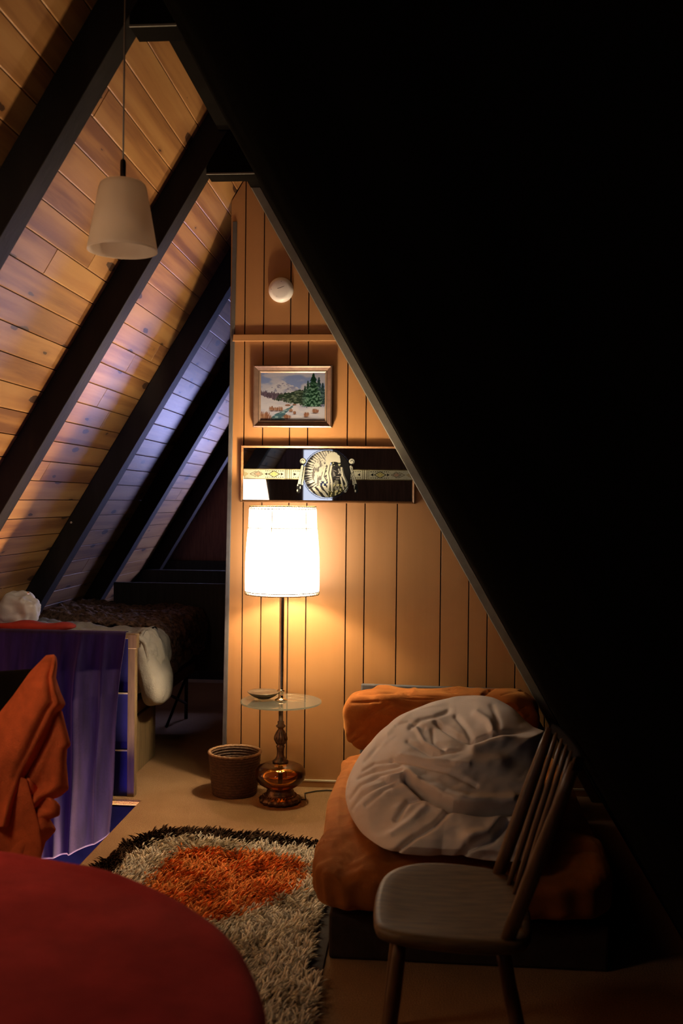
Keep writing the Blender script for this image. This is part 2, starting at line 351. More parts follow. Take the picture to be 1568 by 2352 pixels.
t=thing('stair_lamp','round glass wall lamp glowing down in the stairwell','wall lamp',(-1.53,4.54,-1.2))
mb=MB(); mb.lathe([(.001,-.085),(.045,-.075),(.075,-.045),(.085,0),(.075,.045),(.045,.075),(.001,.085)],(-1.53,4.54,-1.2),32); mb.build('glass_globe',M['bulb'],t,smooth=True)
mb=MB(); mb.tube([(-1.53,4.54,-1.29),(-1.62,3.62,-1.12),(-1.55,3.62,-1.14),(-1.362,3.62,-1.14)],.012,10); mb.lathe([(.05,-.004),(.05,.004)],(-1.53,4.54,-1.29),24); mb.build('bracket',M['black'],t)
li=bpy.data.lights.new('stair_lamp_light','POINT'); li.energy=620; li.color=(1,.66,.36); li.shadow_soft_size=.10
lo=bpy.data.objects.new('stair_lamp_light',li); COL.objects.link(lo); lo.location=(-1.53,4.54,-1.08)
# partition with grooved panelling
mb=MB()
gx=[-1.0,-.924,-.828,-.690,-.598,-.397,-.303,-.141,.079,.220,.312,.452,.60,.80,.92]
top=lambda x: min(EYE+(-.004+.10-x)/.567, EYE+(x+1.78+LP)/.6-.01, 3.12)
for i,(a,b_) in enumerate(zip(gx[:-1],gx[1:])):
    a2,b2=a+.0028,b_-.0028
    for (zl,zh) in ((0.,9.),):
        za,zb=top(a2),top(b2)
        p=[(a2,WALL_Y,0),(b2,WALL_Y,0),(b2,WALL_Y+.02,0),(a2,WALL_Y+.02,0),(a2,WALL_Y,za),(b2,WALL_Y,zb),(b2,WALL_Y+.02,zb),(a2,WALL_Y+.02,za)]
        mb.hexa(p,0,[(q[2],q[0],i*.37+.11) for q in p])
pts=[(-1.,0),(.92,0),(.92,top(.92)),(-.87,top(-.87)),(-1.,top(-1.))]
mb.prism_y(pts,WALL_Y+.012,WALL_Y+.09,1)
o=mb.build('wall_back',[M['panel'],M['groove']],bevel=.0015,seg=1); structure(o,'orange brown grooved wood panel wall behind the floor lamp','wall')
mb=MB(); mb.hexa([(-1.022,WALL_Y-.006,0),(-1.0,WALL_Y-.006,0),(-1.0,WALL_Y+.092,0),(-1.022,WALL_Y+.092,0),(-.99,WALL_Y-.006,2.86),(-.968,WALL_Y-.006,2.86),(-.968,WALL_Y+.092,2.86),(-.99,WALL_Y+.092,2.86)])
structure(mb.build('trim_1',M['greyedge'],bevel=.003),'narrow grey corner strip on the free edge of the panelled wall','trim')
mb=MB(); zt=2.25; mb.prism_y([(-.985,2.252),(xr(2.252,.02),2.252),(xr(2.287,.02),2.287),(-.98,2.287)],WALL_Y-.014,WALL_Y-.0005)
for v in mb.pc: pass
mb.usepc=True; mb.pc=[(q[0],q[2],3.3) for q in mb.v]
structure(mb.build('trim_2',M['panel'],bevel=.003),'horizontal wood strip across the panelling above the landscape painting','trim')
mb=MB(); mb.prism_y([(xr(.0),0.),(xr(.0,.05),0.),(xr(3.0,.05),3.0),(xr(3.0),3.0)],4.895,4.942)
structure(mb.build('trim_3',M['trimboard'],bevel=.004),'grey sloping board where the panelled wall meets the dark slope','trim')
mb=MB(); mb.box(-1.0,.87,WALL_Y-.011,WALL_Y-.0005,0,.03); mb.box(-1.0,.87,WALL_Y-.013,WALL_Y-.0005,.03,.037,1)
structure(mb.build('baseboard_back',[M['panel'],M['cream']]),'low baseboard with a cream top edge under the panelling','baseboard')
# far end of the attic
mb=MB()
wx0,wx1,wz0,wz1=-1.15,-.45,1.10,1.60
for a in ((-3.,wx0,.0,3.2),(wx1,1.,.0,3.2),(wx0,wx1,.0,wz0),(wx0,wx1,wz1,3.2)):
    mb.box(a[0],a[1],YB-.02,YB+.06,max(a[2],.9) if a[2]==0 and a[3]==3.2 else a[2],a[3])
mb.box(-3.,1.,YB-.02,YB+.06,0,.9,1)
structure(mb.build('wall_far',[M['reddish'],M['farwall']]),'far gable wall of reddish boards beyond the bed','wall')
t=thing('window_1','blue daylit window in the far gable behind the panelled wall','window',((wx0+wx1)/2,YB,wz0)); t['kind']='structure'
mb=MB(); mb.box(wx0,wx1,YB+.0,YB+.01,wz0,wz1); mb.build('pane',M['skyfar'],t)
mb=MB(); s_=.03
mb.box(wx0,wx1,YB-.03,YB,wz0,wz0+s_); mb.box(wx0,wx1,YB-.03,YB,wz1-s_,wz1); mb.box(wx0,wx0+s_,YB-.03,YB,wz0,wz1); mb.box(wx1-s_,wx1,YB-.03,YB,wz0,wz1)
mb.build('frame',M['beam'],t)
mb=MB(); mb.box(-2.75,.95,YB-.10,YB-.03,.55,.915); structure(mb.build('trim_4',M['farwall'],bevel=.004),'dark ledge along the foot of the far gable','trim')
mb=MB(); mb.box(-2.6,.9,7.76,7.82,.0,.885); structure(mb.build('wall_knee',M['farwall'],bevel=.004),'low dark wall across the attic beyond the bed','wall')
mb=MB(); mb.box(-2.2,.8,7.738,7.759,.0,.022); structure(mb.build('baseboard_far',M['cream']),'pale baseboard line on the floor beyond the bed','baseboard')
mb=MB(); mb.box(-1.26,.62,6.95,7.03,0,1.28); structure(mb.build('wall_light_block',M['farwall'],bevel=.004),'low dark wall added out of view behind the panelled wall to block window light','wall')  # added unseen wall, keeps far window light off the floor beside the bed
# front gable behind the viewer
fx0,fx1,fz0,fz1=-1.40,-1.03,1.0,2.04
mb=MB()
for a in ((-3.,fx0,0,3.2),(fx1,1.2,0,3.2),(fx0,fx1,0,fz0),(fx0,fx1,fz1,3.2)): mb.box(a[0],a[1],YF-.06,YF,a[2],a[3])
structure(mb.build('wall_front',M['frontwall']),'dark gable wall behind the viewer with one window','wall')
t=thing('window_2','tall narrow daylit window behind the viewer, seen in the mirror','window',((fx0+fx1)/2,YF-.03,fz0)); t['kind']='structure'
mb=MB(); mb.box(fx0,fx1,YF-.04,YF-.03,fz0,fz1); mb.build('pane',M['skyfront'],t)
mb=MB(); s_=.02
mb.box(fx0,fx1,YF-.03,YF+.01,fz0,fz0+s_); mb.box(fx0,fx1,YF-.03,YF+.01,fz1-s_,fz1); mb.box(fx0,fx0+s_,YF-.03,YF+.01,fz0,fz1); mb.box(fx1-s_,fx1,YF-.03,YF+.01,fz0,fz1)
mb.build('frame',M['mframe'],t)
# ------------------------------------------------------------------ floor lamp
LX,LY=-.680,4.725
t=thing('floor_lamp','lit floor lamp with pleated white shade, glass tray table and amber glass base','floor lamp',(LX,LY,0))
c=(LX,LY,0)
mb=MB(); mb.lathe([(.088,.0),(.096,.006),(.098,.018),(.092,.028),(.075,.034),(.070,.042),(.064,.050),(.066,.056),(.058,.062),(.056,.070),(.03,.072)],c,64,flute=lambda i,q: .05*math.cos(16*q) if i<4 else .012*math.cos(24*q))
for k in range(36):
    q=2*PI*k/36; mb.lathe([(.001,-.004),(.0038,-.002),(.0042,0),(.0038,.002),(.001,.004)],(LX+.077*math.cos(q),LY+.077*math.sin(q),.036),8)
mb.build('base',M['bronze'],t,smooth=True)
prof=[(.052,.068),(.075,.076),(.100,.092),(.116,.112),(.122,.135),(.119,.155),(.105,.172),(.080,.184),(.052,.190),(.034,.193)]
inner=[(r*.93 if r>.06 else r-.004,h+(.003 if h<.13 else -.003)) for r,h in prof][::-1]
mb=MB(); mb.lathe(prof+inner,c,64,cap=False); nn=len(prof)*2
base=(nn-1)*64
mb.f+= [(base+k,base+(k+1)%64,(k+1)%64,k) for k in range(64)]; mb.m+=[0]*64
mb.build('amber_glass_globe',M['amber'],t,smooth=True)
col=[(.012,.072),(.012,.192),(.036,.193),(.036,.200),(.024,.210),(.018,.222),(.017,.245),(.019,.262),(.022,.270),(.016,.276),(.022,.283),(.031,.302),(.029,.318),(.019,.340),(.012,.352),(.014,.357),(.023,.364),(.023,.369),(.015,.375),(.016,.388),(.011,.391),(.011,.472)]
mb=MB(); mb.lathe(col,c,48,flute=lambda i,q: (.085*math.cos(14*q) if 10<=i<=13 else (.05*math.cos(20*q) if 2<=i<=4 else 0)))
mb.build('turned_column',M['bronze'],t,smooth=True)
mb=MB(); mb.lathe([(.001,.4795),(.193,.4795),(.1945,.481),(.1945,.486),(.193,.4875),(.001,.4875)],c,72)
mb.build('glass_tray_table',M['tableglass'],t)
mb=MB(); mb.lathe([(.0105,.468),(.0105,.4895),(.031,.490),(.030,.495),(.020,.500),(.012,.505),(.0125,.520),(.0125,.530),(.021,.533),(.021,.539),(.014,.542),(.012,.548),(.0115,1.03),(.0115,1.06)],c,32)
mb.build('pole',M['chrome'],t,smooth=True)
NS=220; ph=[random.uniform(-.5,.5) for _ in range(60)]
def shade_r(h):
    t_=(h-1.0)/.42; return .1745-.016*t_+.006*math.sin(PI*min(t_/.78,1)) - (.0015 if t_>.78 else 0)
P=np.zeros((26,NS,3))
for i in range(26):
    h=1.004+.412*i/25
    for k in range(NS):
        q=2*PI*k/NS; r=shade_r(h)+.0016*math.sin(q*55)*(1 if h<1.31 else 1.6)
        if abs(h-1.317)<.009: r-=.0022
        P[i,k]=(LX+r*math.cos(q),LY+r*math.sin(q),h)
mb=MB(); mb.grid(P,closed_v=True)
sh=mb.build('shade',M['shade'],t,smooth=True,solid=.002)
P2=P.copy(); P2[...,0]=LX+(P[...,0]-LX)*.972; P2[...,1]=LY+(P[...,1]-LY)*.972
mb=MB(); mb.grid(P2,closed_v=True); mb.build('lining',M['lining'],sh,smooth=True,solid=.0015)
for (h0,h1) in ((1.001,1.014),(1.407,1.420)):
    mb=MB()
    for h in (h0,h1):
        mb.lathe([(shade_r(h)+.0008,h-.0016),(shade_r(h)+.0030,h-.0016),(shade_r(h)+.0030,h+.0016),(shade_r(h)+.0008,h+.0016)],c,120,cap=False)
        nn=len(mb.v)-4*120; mb.f+=[(nn+3*120+k,nn+3*120+(k+1)%120,nn+(k+1)%120,nn+k) for k in range(120)]; mb.m+=[0]*120
    zz=[]
    for k in range(2*92+1):
        q=PI*k/92; h=h0 if k%2 else h1; r=shade_r(h)+.0022; zz.append((LX+r*math.cos(q),LY+r*math.sin(q),h))
    mb.tube(zz,.0015,5)
    mb.build('lattice_trim',M['gold'],sh)
mb=MB(); mb.lathe([(shade_r(1.317)+.0002,1.3155),(shade_r(1.317)+.0016,1.3162),(shade_r(1.317)+.0016,1.3178),(shade_r(1.317)+.0002,1.3185)],c,NS,cap=False,flute=lambda i,q: .006*max(0,math.cos(q*22))*(1 if i in(1,2) else 0))
mb.build('gather_band',M['gold'],sh,smooth=True)
for k in range(6):
    q=2*PI*k/6+.35; mb=MB()
    mb.tube([(LX+(shade_r(h)+.0022)*math.cos(q),LY+(shade_r(h)+.0022)*math.sin(q),h) for h in np.linspace(1.30,1.405,6)],.0017,5)
    mb.build('rib',M['gold'],sh)
mb=MB(); mb.lathe([(.001,1.162),(.012,1.164),(.022,1.175),(.027,1.192),(.024,1.206),(.014,1.216),(.001,1.22)],c,24); mb.build('bulb',M['bulb'],t,smooth=True).visible_shadow=True
mb=MB(); mb.lathe([(.010,1.06),(.012,1.062),(.012,1.07)],c,20); mb.build('socket',M['bronze'],t)
cp=[(LX+.092,LY+.012,.012),(LX+.12,LY+.03,.007),on_floor(700,1822,.005),on_floor(725,1817,.005),on_floor(752,1815,.005),on_floor(790,1819,.005)]
mb=MB(); mb.tube(cp,.0032,8); mb.build('cord',M['black'],t,smooth=True)
li=bpy.data.lights.new('lamp_bulb_light','POINT'); li.energy=29; li.color=(1,.76,.47); li.shadow_soft_size=.03
lo=bpy.data.objects.new('lamp_bulb_light',li); COL.objects.link(lo); lo.location=(LX,LY,1.125)
li=bpy.data.lights.new('lamp_uplight','SPOT'); li.energy=48; li.color=(1,.74,.45); li.shadow_soft_size=.03; li.spot_size=math.radians(150); li.spot_blend=.3
lo=bpy.data.objects.new('lamp_uplight',li); COL.objects.link(lo); lo.location=(LX,LY,1.315); lo.rotation_euler=(PI,0,0)
# bowl on the tray
mb=MB(); bc=(-.770,4.765,.4885)
mb.lathe([(.026,.0),(.030,.001),(.050,.010),(.066,.020),(.079,.031),(.0795,.033),(.076,.033),(.060,.026),(.040,.021),(.020,.019),(.001,.0185)],bc,48)
tag(mb.build('shallow_bowl',M['bowl'],smooth=True),'shallow dark pewter bowl on the glass tray of the floor lamp','bowl')
# basket
BX,BY=-.925,4.845
t=thing('wicker_basket','round brown wicker waste basket on the carpet beside the lamp base','basket',(BX,BY,0))
mb=MB(); out=[];inn=[]
for i in range(61):
    h=.004+.196*i/60; r=.108+.019*(h/.2)**.8+.0022*math.cos(i*PI/2)*(1.4 if h>.15 else .6)
    out.append((r,h)); inn.append((r-.009,h))
mb.lathe([(.001,.003)]+out+inn[::-1]+[(.001,.012)],(BX,BY,0),96,flute=lambda i,q: .010*math.cos(q*36+PI*(i//6)) if i<46 else .003*math.cos(q*36))
mb.build('body',M['wicker'],t,smooth=True)
mb=MB(); P=np.zeros((96,10,3))
for i in range(96):
    for k in range(10):
        q=2*PI*i/96; s=2*PI*k/10; r=.1255+.0075*math.cos(s)+.0012*math.sin(q*30+s*1)
        P[i,k]=(BX+r*math.cos(q),BY+r*math.sin(q),.2045+.0065*math.sin(s)+.0008*math.sin(q*30))
mb.grid(P,True,True); mb.build('rim',M['wickerrim'],t,smooth=True)
t=thing('standing_lamp','second lit standing lamp beside the red table, seen only in the mirror','floor lamp',(-1.40,2.02,0))
c2=(-1.40,2.02,0)
mb=MB(); mb.lathe([(.13,.0),(.13,.012),(.11,.022),(.02,.035)],c2,40); mb.build('base',M['bronze'],t,smooth=True)
mb=MB(); mb.tube([(-1.40,2.02,.03),(-1.40,2.02,1.42)],.011,12); mb.build('pole',M['bronze'],t,smooth=True)
P=np.zeros((8,60,3))
for i in range(8):
    for k in range(60):
        q=2*PI*k/60; r=.15-.045*i/7; P[i,k]=(-1.40+r*math.cos(q),2.02+r*math.sin(q),1.38+.26*i/7)
mb=MB(); mb.grid(P,closed_v=True); mb.build('shade',M['shade2'],t,smooth=True,solid=.003)
# ------------------------------------------------------------------ wall things
t=thing('smoke_detector','round white smoke detector high on the wood panelling','smoke detector',(-.739,5.0,2.51))
c=(-.739,4.9995,2.51)
mb=MB(); mb.lathe([(.063,0),(.063,.012),(.060,.020),(.050,.030),(.042,.033),(.001,.034)],c,56,axis='y'); mb.build('housing',M['white'],t,smooth=True,bevel=.001)
mb=MB(); mb.tube([(-.739+x,4.9995-.0325+abs(x)*.05,2.51+.006+.35*x*(1+12*x)) for x in np.linspace(-.047,.022,12)],.0022,6); mb.build('seam',M['greyedge'],t)
mb=MB(); mb.lathe([(.0055,0),(.0055,.003),(.001,.004)],(-.757,4.970,2.473),14,axis='y'); mb.build('test_button',M['white'],t)
mb=MB(); mb.lathe([(.0022,0),(.0022,.002),(.001,.0025)],(-.735,4.9685,2.548),10,axis='y'); mb.build('indicator',M['greyedge'],t)
def framed(t, x0,x1,z0,z1, prof, y, mat, name, parent):
    """prof: list of (inset, depth out of the wall); mitred frame"""
    mb=MB(); n=len(prof)
    vs=[]
    for (cx,cz,sx,sz) in ((x0,z0,1,1),(x1,z0,-1,1),(x1,z1,-1,-1),(x0,z1,1,-1)):
        for ins,d in prof: vs.append((cx+sx*ins,y-d,cz+sz*ins))
    fs=[]
    for q in range(4):
        q2=(q+1)%4
        for i in range(n):
            i2=(i+1)%n; fs.append((q*n+i,q2*n+i,q2*n+i2,q*n+i2))
    mb.add(vs,fs); return mb.build(name,mat,parent)
def paint_grid(x0,x1,z0,z1,y,nx,nz,func,name,mat,parent,thick=.0,alpha=False):
    X,Z=np.meshgrid(np.linspace(0,1,nx),np.linspace(0,1,nz),indexing='ij')
    r=func(X,1-Z); colr,al=(r if alpha else (r,None))
    V=np.stack([x0+(x1-x0)*X,np.full_like(X,y),z0+(z1-z0)*Z],-1).reshape(-1,3)
    I=np.arange(nx*nz).reshape(nx,nz)
    q=np.stack([I[:-1,:-1],I[1:,:-1],I[1:,1:],I[:-1,1:]],-1).reshape(-1,4)
    if alpha:
        k=al.reshape(-1)[q].sum(1)>2.0; q=q[k]
    colr=colr.reshape(-1,3)
    used=np.unique(q); mp=np.full(nx*nz,-1); mp[used]=np.arange(len(used))
    mb=MB(); mb.add(V[used],[tuple(f) for f in mp[q]])
    return mb.build(name,mat,parent,attr=colr[used],solid=thick)
def lin(c): 
    c=np.asarray(c,float); return np.where(c<.04045,c/12.92,((c+.055)/1.055)**2.4)
def lay(img, mask, colr): 
    m=np.clip(mask,0,1)[...,None]; return img*(1-m)+np.asarray(colr)*m if np.ndim(colr)==1 else img*(1-m)+colr*m
def interp(x, pts): return np.interp(x,[p[0] for p in pts],[p[1] for p in pts])
def landscape(X,Y):
    ones=np.ones(X.shape+(3,))
    cl=fbm(X*4,Y*7,1.2,4); img=lay(ones*np.array([.60,.66,.84]),sm(-.35,.5,cl+Y*.9),[.86,.83,.86])
    # mountain
    mt=interp(X,[(0,.40),(.08,.335),(.2,.25),(.27,.195),(.33,.15),(.38,.19),(.42,.225),(.5,.265),(.56,.30),(.62,.35),(.7,.42),(1,.5)])+.012*vn(X*40,Y*3)
    ms=ones*np.array([.90,.87,.88]); sh=sm(.0,.3,(X-.33)*1.6-(Y-.15)*.35+.35*fbm(X*16,Y*22,4.))
    ms=lay(ms,sh*.85,[.60,.60,.72]); ms=lay(ms,sm(.45,.7,fbm(X*22,Y*26,9.))*.7,[.50,.48,.58])
    ms=lay(ms,sm(.30,.47,Y)*.5,[.86,.84,.88])
    img=lay(img,sm(0,.012,Y-mt),ms)
    # snow ground
    gl=interp(X,[(0,.46),(.2,.55),(.4,.61),(.6,.65),(.72,.71),(1,.66)])
    gr=lay(ones*np.array([.91,.87,.87]),sm(.0,.7,fbm(X*6,Y*14,2.))*.5,[.80,.78,.84])
    # dark tree line left
    top=interp(X,[(0,.385),(.15,.405),(.3,.425),(.42,.45),(.55,.5),(1,.6)])+.028*vn(X*90,0)
    img=lay(img,sm(0,.01,Y-top)*sm(.62,.5,X),lay(ones*np.array([.36,.29,.34]),sm(0,.5,vn(X*120,Y*14))*.7,[.55,.46,.52]))
    # green hill
    ht=interp(X,[(0,.9),(.28,.46),(.34,.44),(.4,.41),(.47,.405),(.55,.375),(.62,.35),(.7,.36),(1,.5)])+.014*vn(X*60,1)
    hc=lay(ones*np.array([.20,.26,.19]),sm(.1,.6,fbm(X*26,Y*40,3.)),[.47,.52,.42])
    img=lay(img,sm(0,.012,Y-ht),hc)
    img=lay(img,sm(0,.02,Y-gl+.02*vn(X*70,Y*20)),gr)
    img=lay(img,np.exp(-((Y-gl+.03)/.03)**2)*sm(.5,.3,X)*sm(-.1,.5,vn(X*80,Y*50))*.8,[.52,.40,.46])
    img=lay(img,np.exp(-((Y-.705+.06*(X-.6))/.022)**2)*sm(.58,.7,X),[.50,.46,.60])
    # firs
    for (cx,ty,by,hw,cA,cB) in ((.69,.27,.62,.05,(.16,.27,.2),(.45,.55,.48)),(.735,.165,.64,.055,(.14,.26,.19),(.45,.56,.48)),(.905,.09,.66,.075,(.16,.26,.25),(.42,.52,.52)),(.965,.21,.66,.07,(.15,.25,.25),(.42,.52,.52)),(.82,.01,.715,.165,(.07,.22,.13),(.62,.76,.64))):
        tt=(Y-ty)/(by-ty); lay_n=.5+.5*np.sin(tt*46+3*vn(X*30,tt*6))
        w=hw*np.clip(tt,0,1)**.85*(.62+.45*lay_n)+.004
        mk=sm(.008,-.004,np.abs(X-cx)-w)*(tt>0)*(tt<1)
        hl=sm(.25,.8,lay_n*.6+.5*fbm(X*34,Y*44,7.+cx*9)+.15)*sm(.1,.5,tt)*.8
        img=lay(img,mk,lay(ones*np.array(cA),hl,cB))
    # stream
    cxs=interp(Y,[(.66,.56),(.70,.5),(.74,.46),(.80,.38),(.86,.31),(.93,.27),(1,.27)]); ws=interp(Y,[(.66,.004),(.72,.02),(.78,.04),(.84,.06),(.9,.10),(1,.11)])
    sc=lay(ones*np.array([.30,.44,.47]),sm(0,.5,vn(X*20,Y*60)),[.60,.70,.70])
    img=lay(img,sm(.01,-.01,np.abs(X-cxs+.015*vn(Y*40,1))-ws)*sm(.655,.69,Y),sc)
    # shrubs
    for (cx,cy,rx,ry) in ((.06,.92,.12,.11),(.17,.755,.045,.06),(.24,.765,.045,.05),(.31,.76,.055,.055),(.42,.68,.045,.022),(.53,.67,.03,.018),(.475,.79,.04,.04),(.53,.84,.03,.04),(.715,.885,.055,.06),(.845,.805,.06,.055),(.41,.925,.07,.055)):
        d=((X-cx)/rx)**2+((Y-cy)/ry)**2; sp=vn((X-cx)/(.25+np.maximum(cy+ry-Y,0))*60,Y*9+cx*40)
        img=lay(img,sm(1.,.35,d+.55*sp),lay(ones*np.array([.60,.38,.27]),sm(-.2,.6,sp),[.80,.60,.45]))
        img=lay(img,np.exp(-((Y-cy-ry*.8)/(.2*ry))**2-((X-cx)/(rx*.8))**2)*.75,[.25,.18,.2])
    return lin(np.clip(img,0,1))
px0,px1,pz0,pz1=-.872,-.474,1.816,2.128
t=thing('framed_painting','framed winter mountain landscape painting with green firs on the panelling','painting',((px0+px1)/2,4.998,pz0))
fr=framed(t,px0,px1,pz0,pz1,[(0,0),(0,.030),(.006,.034),(.012,.030),(.024,.024),(.026,.020),(.026,0)],4.999,M['pinkframe'],'frame',t)
framed(t,px0+.0275,px1-.0275,pz0+.0275,pz1-.0275,[(0,0),(0,.021),(.004,.021),(.009,.016),(.009,0)],4.999,M['pinklip'],'inner_lip',fr)
mb=MB(); mb.box(px0+.037,px1-.037,4.987,4.998,pz0+.037,pz1-.037); mb.build('backing',M['groove'],t)
paint_grid(px0+.0365,px1-.0365,pz0+.0365,pz1-.0365,4.9855,230,180,landscape,'canvas',M['paint'],t,thick=.0012)
# mirror with printed portrait band
mx0,mx1,mz0,mz1=-.935,-.054,1.437,1.726
t=thing('wall_mirror','long wood framed mirror printed with a feathered headdress portrait and beaded band','mirror',((mx0+mx1)/2,4.998,mz0))
framed(t,mx0,mx1,mz0,mz1,[(0,0),(0,.022),(.004,.026),(.010,.022),(.013,.014),(.013,0)],4.999,M['mframe'],'frame',t)
mb=MB(); mb.box(mx0+.0135,mx1-.0135,4.986,4.998,mz0+.0135,mz1-.0135); mb.build('mirror_glass',M['mirror'],t)
CREAM,INK,GOLDEN,BROWN=np.array([.82,.78,.66]),np.array([.05,.05,.06]),np.array([.62,.55,.30]),np.array([.42,.20,.12])
def seg_d(A,B,p,q):
    dx,dy=q[0]-p[0],q[1]-p[1]; tt=np.clip(((A-p[0])*dx+(B-p[1])*dy)/(dx*dx+dy*dy),0,1)
    return np.hypot(A-p[0]-tt*dx,B-p[1]-tt*dy),tt
def stroke(img,al,A,B,pts,w,colr,soft=.012):
    for p,q in zip(pts[:-1],pts[1:]):
        d,_=seg_d(A,B,p,q); k=sm(w+soft,w-soft,d); img[:]=lay(img,k,colr); al[:]=np.maximum(al,(k>.5))
def portrait(X,Y):
    A=(X-.5)*2*1.42; B=(Y-.5)*2*1.1          # unit = disc radius
    img=np.ones(X.shape+(3,))*INK; al=np.zeros(X.shape)
    R=np.hypot(A,B); TH=np.degrees(np.arctan2(-B,A))
    disc=R<.945
    # right part of disc: dark
    al[(disc)&(A>.15)]=1
    ones=np.ones(X.shape+(3,))
    fa,fb=.26,-.06; r2=np.hypot(A-fa,B-fb); t2=np.arctan2(-(B-fb),-(A-fa))
    wv=t2*9.2+.35*vn(t2*6,1.)+.10*r2
    fr=np.abs((wv%1)-.5)*2                      # 0 at a quill, 1 between feathers
    fea=disc&(A<.30)&(r2>.40); al[fea]=1
    wid=.78-.35*sm(.85,1.25,r2)+.10*vn(A*20,B*20)
    lightf=sm(wid+.12,wid-.12,fr)
    fcol=lay(ones*np.array([.84,.80,.70]),sm(-.1,.5,vn(r2*16,t2*70))*.55,np.array([.50,.46,.44]))
    fcol=lay(fcol,sm(.10,.02,fr)*.6,np.array([.35,.32,.30]))
    tip=sm(.98,1.12,r2+.06*vn(t2*30,2.)); fcol=lay(fcol,tip*.75,INK*2)
    img=np.where(fea[...,None],lay(ones*INK,lightf,fcol),img)
    fl=disc&(((A+.20)/.40)**2+((B+.03)/.52)**2+.25*vn(A*9,B*9)<1)
    img=np.where(fl[...,None],lay(ones*np.array([.80,.76,.66]),sm(-.05,.5,vn(A*11,B*6)+.6*vn(A*34,B*15))*.85,np.array([.36,.33,.31])),img); al[fl]=1
    st_=disc&(np.abs(A-.02-.06*B)<.13)&(np.abs(B+.02)<.42)
    img=np.where((st_&(np.sin(B*34+A*22)>.25))[...,None],np.array([.25,.23,.22]),img)
    # blue gap and robe
    g=disc&(np.abs(A+.12)<.16)&(B>.22+np.abs(A+.12)*.5)&(B<.62); img=np.where(g[...,None],lay(np.ones(X.shape+(3,))*np.array([.14,.17,.28]),sm(.2,.5,vn(A*12,B*12)),CREAM),img)
    rb=disc&(B>.48+.25*np.maximum(-.2-A,0)*0+.0)&(A<.15)&(B>.42-.35*(A+.2))
    img=np.where(rb[...,None],lay(np.ones(X.shape+(3,))*CREAM,sm(.1,.4,np.sin((A*.75+B*-.65)*34)+.6*vn(A*10,B*10)),np.array([.2,.18,.17])),img); al[rb]=1
    ch=disc&(B>.40)&(A>.05)&(A<.78)
    img=np.where(ch[...,None],lay(np.ones(X.shape+(3,))*np.array([.24,.22,.13]),sm(.0,.45,vn(A*17,B*13)+.5*np.sin(A*40+B*9)),np.array([.80,.75,.52])),img)
    # crown fluff, headband
    def ell(cx,cy,rx,ry,n=.12): return ((A-cx)/rx)**2+((B-cy)/ry)**2+n*vn(A*14,B*14)<1
    e=ell(.22,-.56,.30,.30); img=np.where(e[...,None],CREAM,img)
    e=ell(.30,-.36,.24,.13); img=np.where(e[...,None],lay(np.ones(X.shape+(3,))*INK,sm(.1,.4,vn(A*26,B*26)),np.array([.7,.68,.5])),img)
    # ermine strands each side of the face
    for pts,w in (([(.08,-.38),(.02,-.05),(.08,.3),(.05,.62)],.055),([(.17,-.3),(.13,.0),(.2,.35),(.2,.66)],.05),([(.56,-.22),(.62,.05),(.76,.33),(.80,.52),(.72,.68)],.055),([(.54,.1),(.60,.35),(.66,.58)],.045),([(-.08,-.25),(-.16,.1),(-.06,.28)],.05)):
        stroke(img,al,A,B,pts,w,CREAM); stroke(img,al,A,B,[(a+.035,b_) for a,b_ in pts],.012,INK*2,.008)
    # face
    e=ell(.37,-.06,.195,.30,.05); img=np.where(e[...,None],np.array([.17,.16,.15]),img)
    for pts,w,cc in (([(.34,-.24),(.46,-.22)],.02,INK),([(.45,-.20),(.49,-.06),(.45,-.02)],.022,(.66,.62,.55)),([(.27,-.14),(.35,-.11)],.014,(.6,.56,.5)),([(.26,-.05),(.30,.06)],.03,(.5,.47,.42)),([(.38,.07),(.50,.06)],.016,INK),([(.38,.10),(.49,.095)],.014,(.62,.58,.52)),([(.52,-.18),(.54,-.02)],.018,(.72,.68,.6)),([(.36,.2),(.46,.19)],.02,(.5,.47,.42)),([(.33,-.17),(.38,-.165)],.013,INK),([(.49,-.16),(.52,-.155)],.013,INK),([(.22,-.2),(.24,.1)],.014,(.45,.42,.38))):
        stroke(img,al,A,B,pts,w,np.array(cc),.01)
    for b_ in (.27,.32,.37,.42): stroke(img,al,A,B,[(.30,b_),(.44,b_+.01)],.012,np.array([.72,.68,.55]),.008)
    e=np.hypot(A-.40,B-.55)<.095; img=np.where(e[...,None],CREAM,img)
    e=(np.hypot(A-.40,B-.55)<.035)|(np.abs(np.hypot(A-.40,B-.55)-.07)<.012); img=np.where(e[...,None],INK,img)
    ou=disc&(np.abs(R-.93)<.016)&(A>-.2); img=np.where(ou[...,None],INK,img)
    # beaded ring
    ring=(np.abs(R-.985)<.02)&((TH*1.0/360*112)%1<.62); img=np.where(ring[...,None],np.array([.06,.11,.2]),img); al[ring]=1
    al[(R>.945)&(R<.962)&False]=1
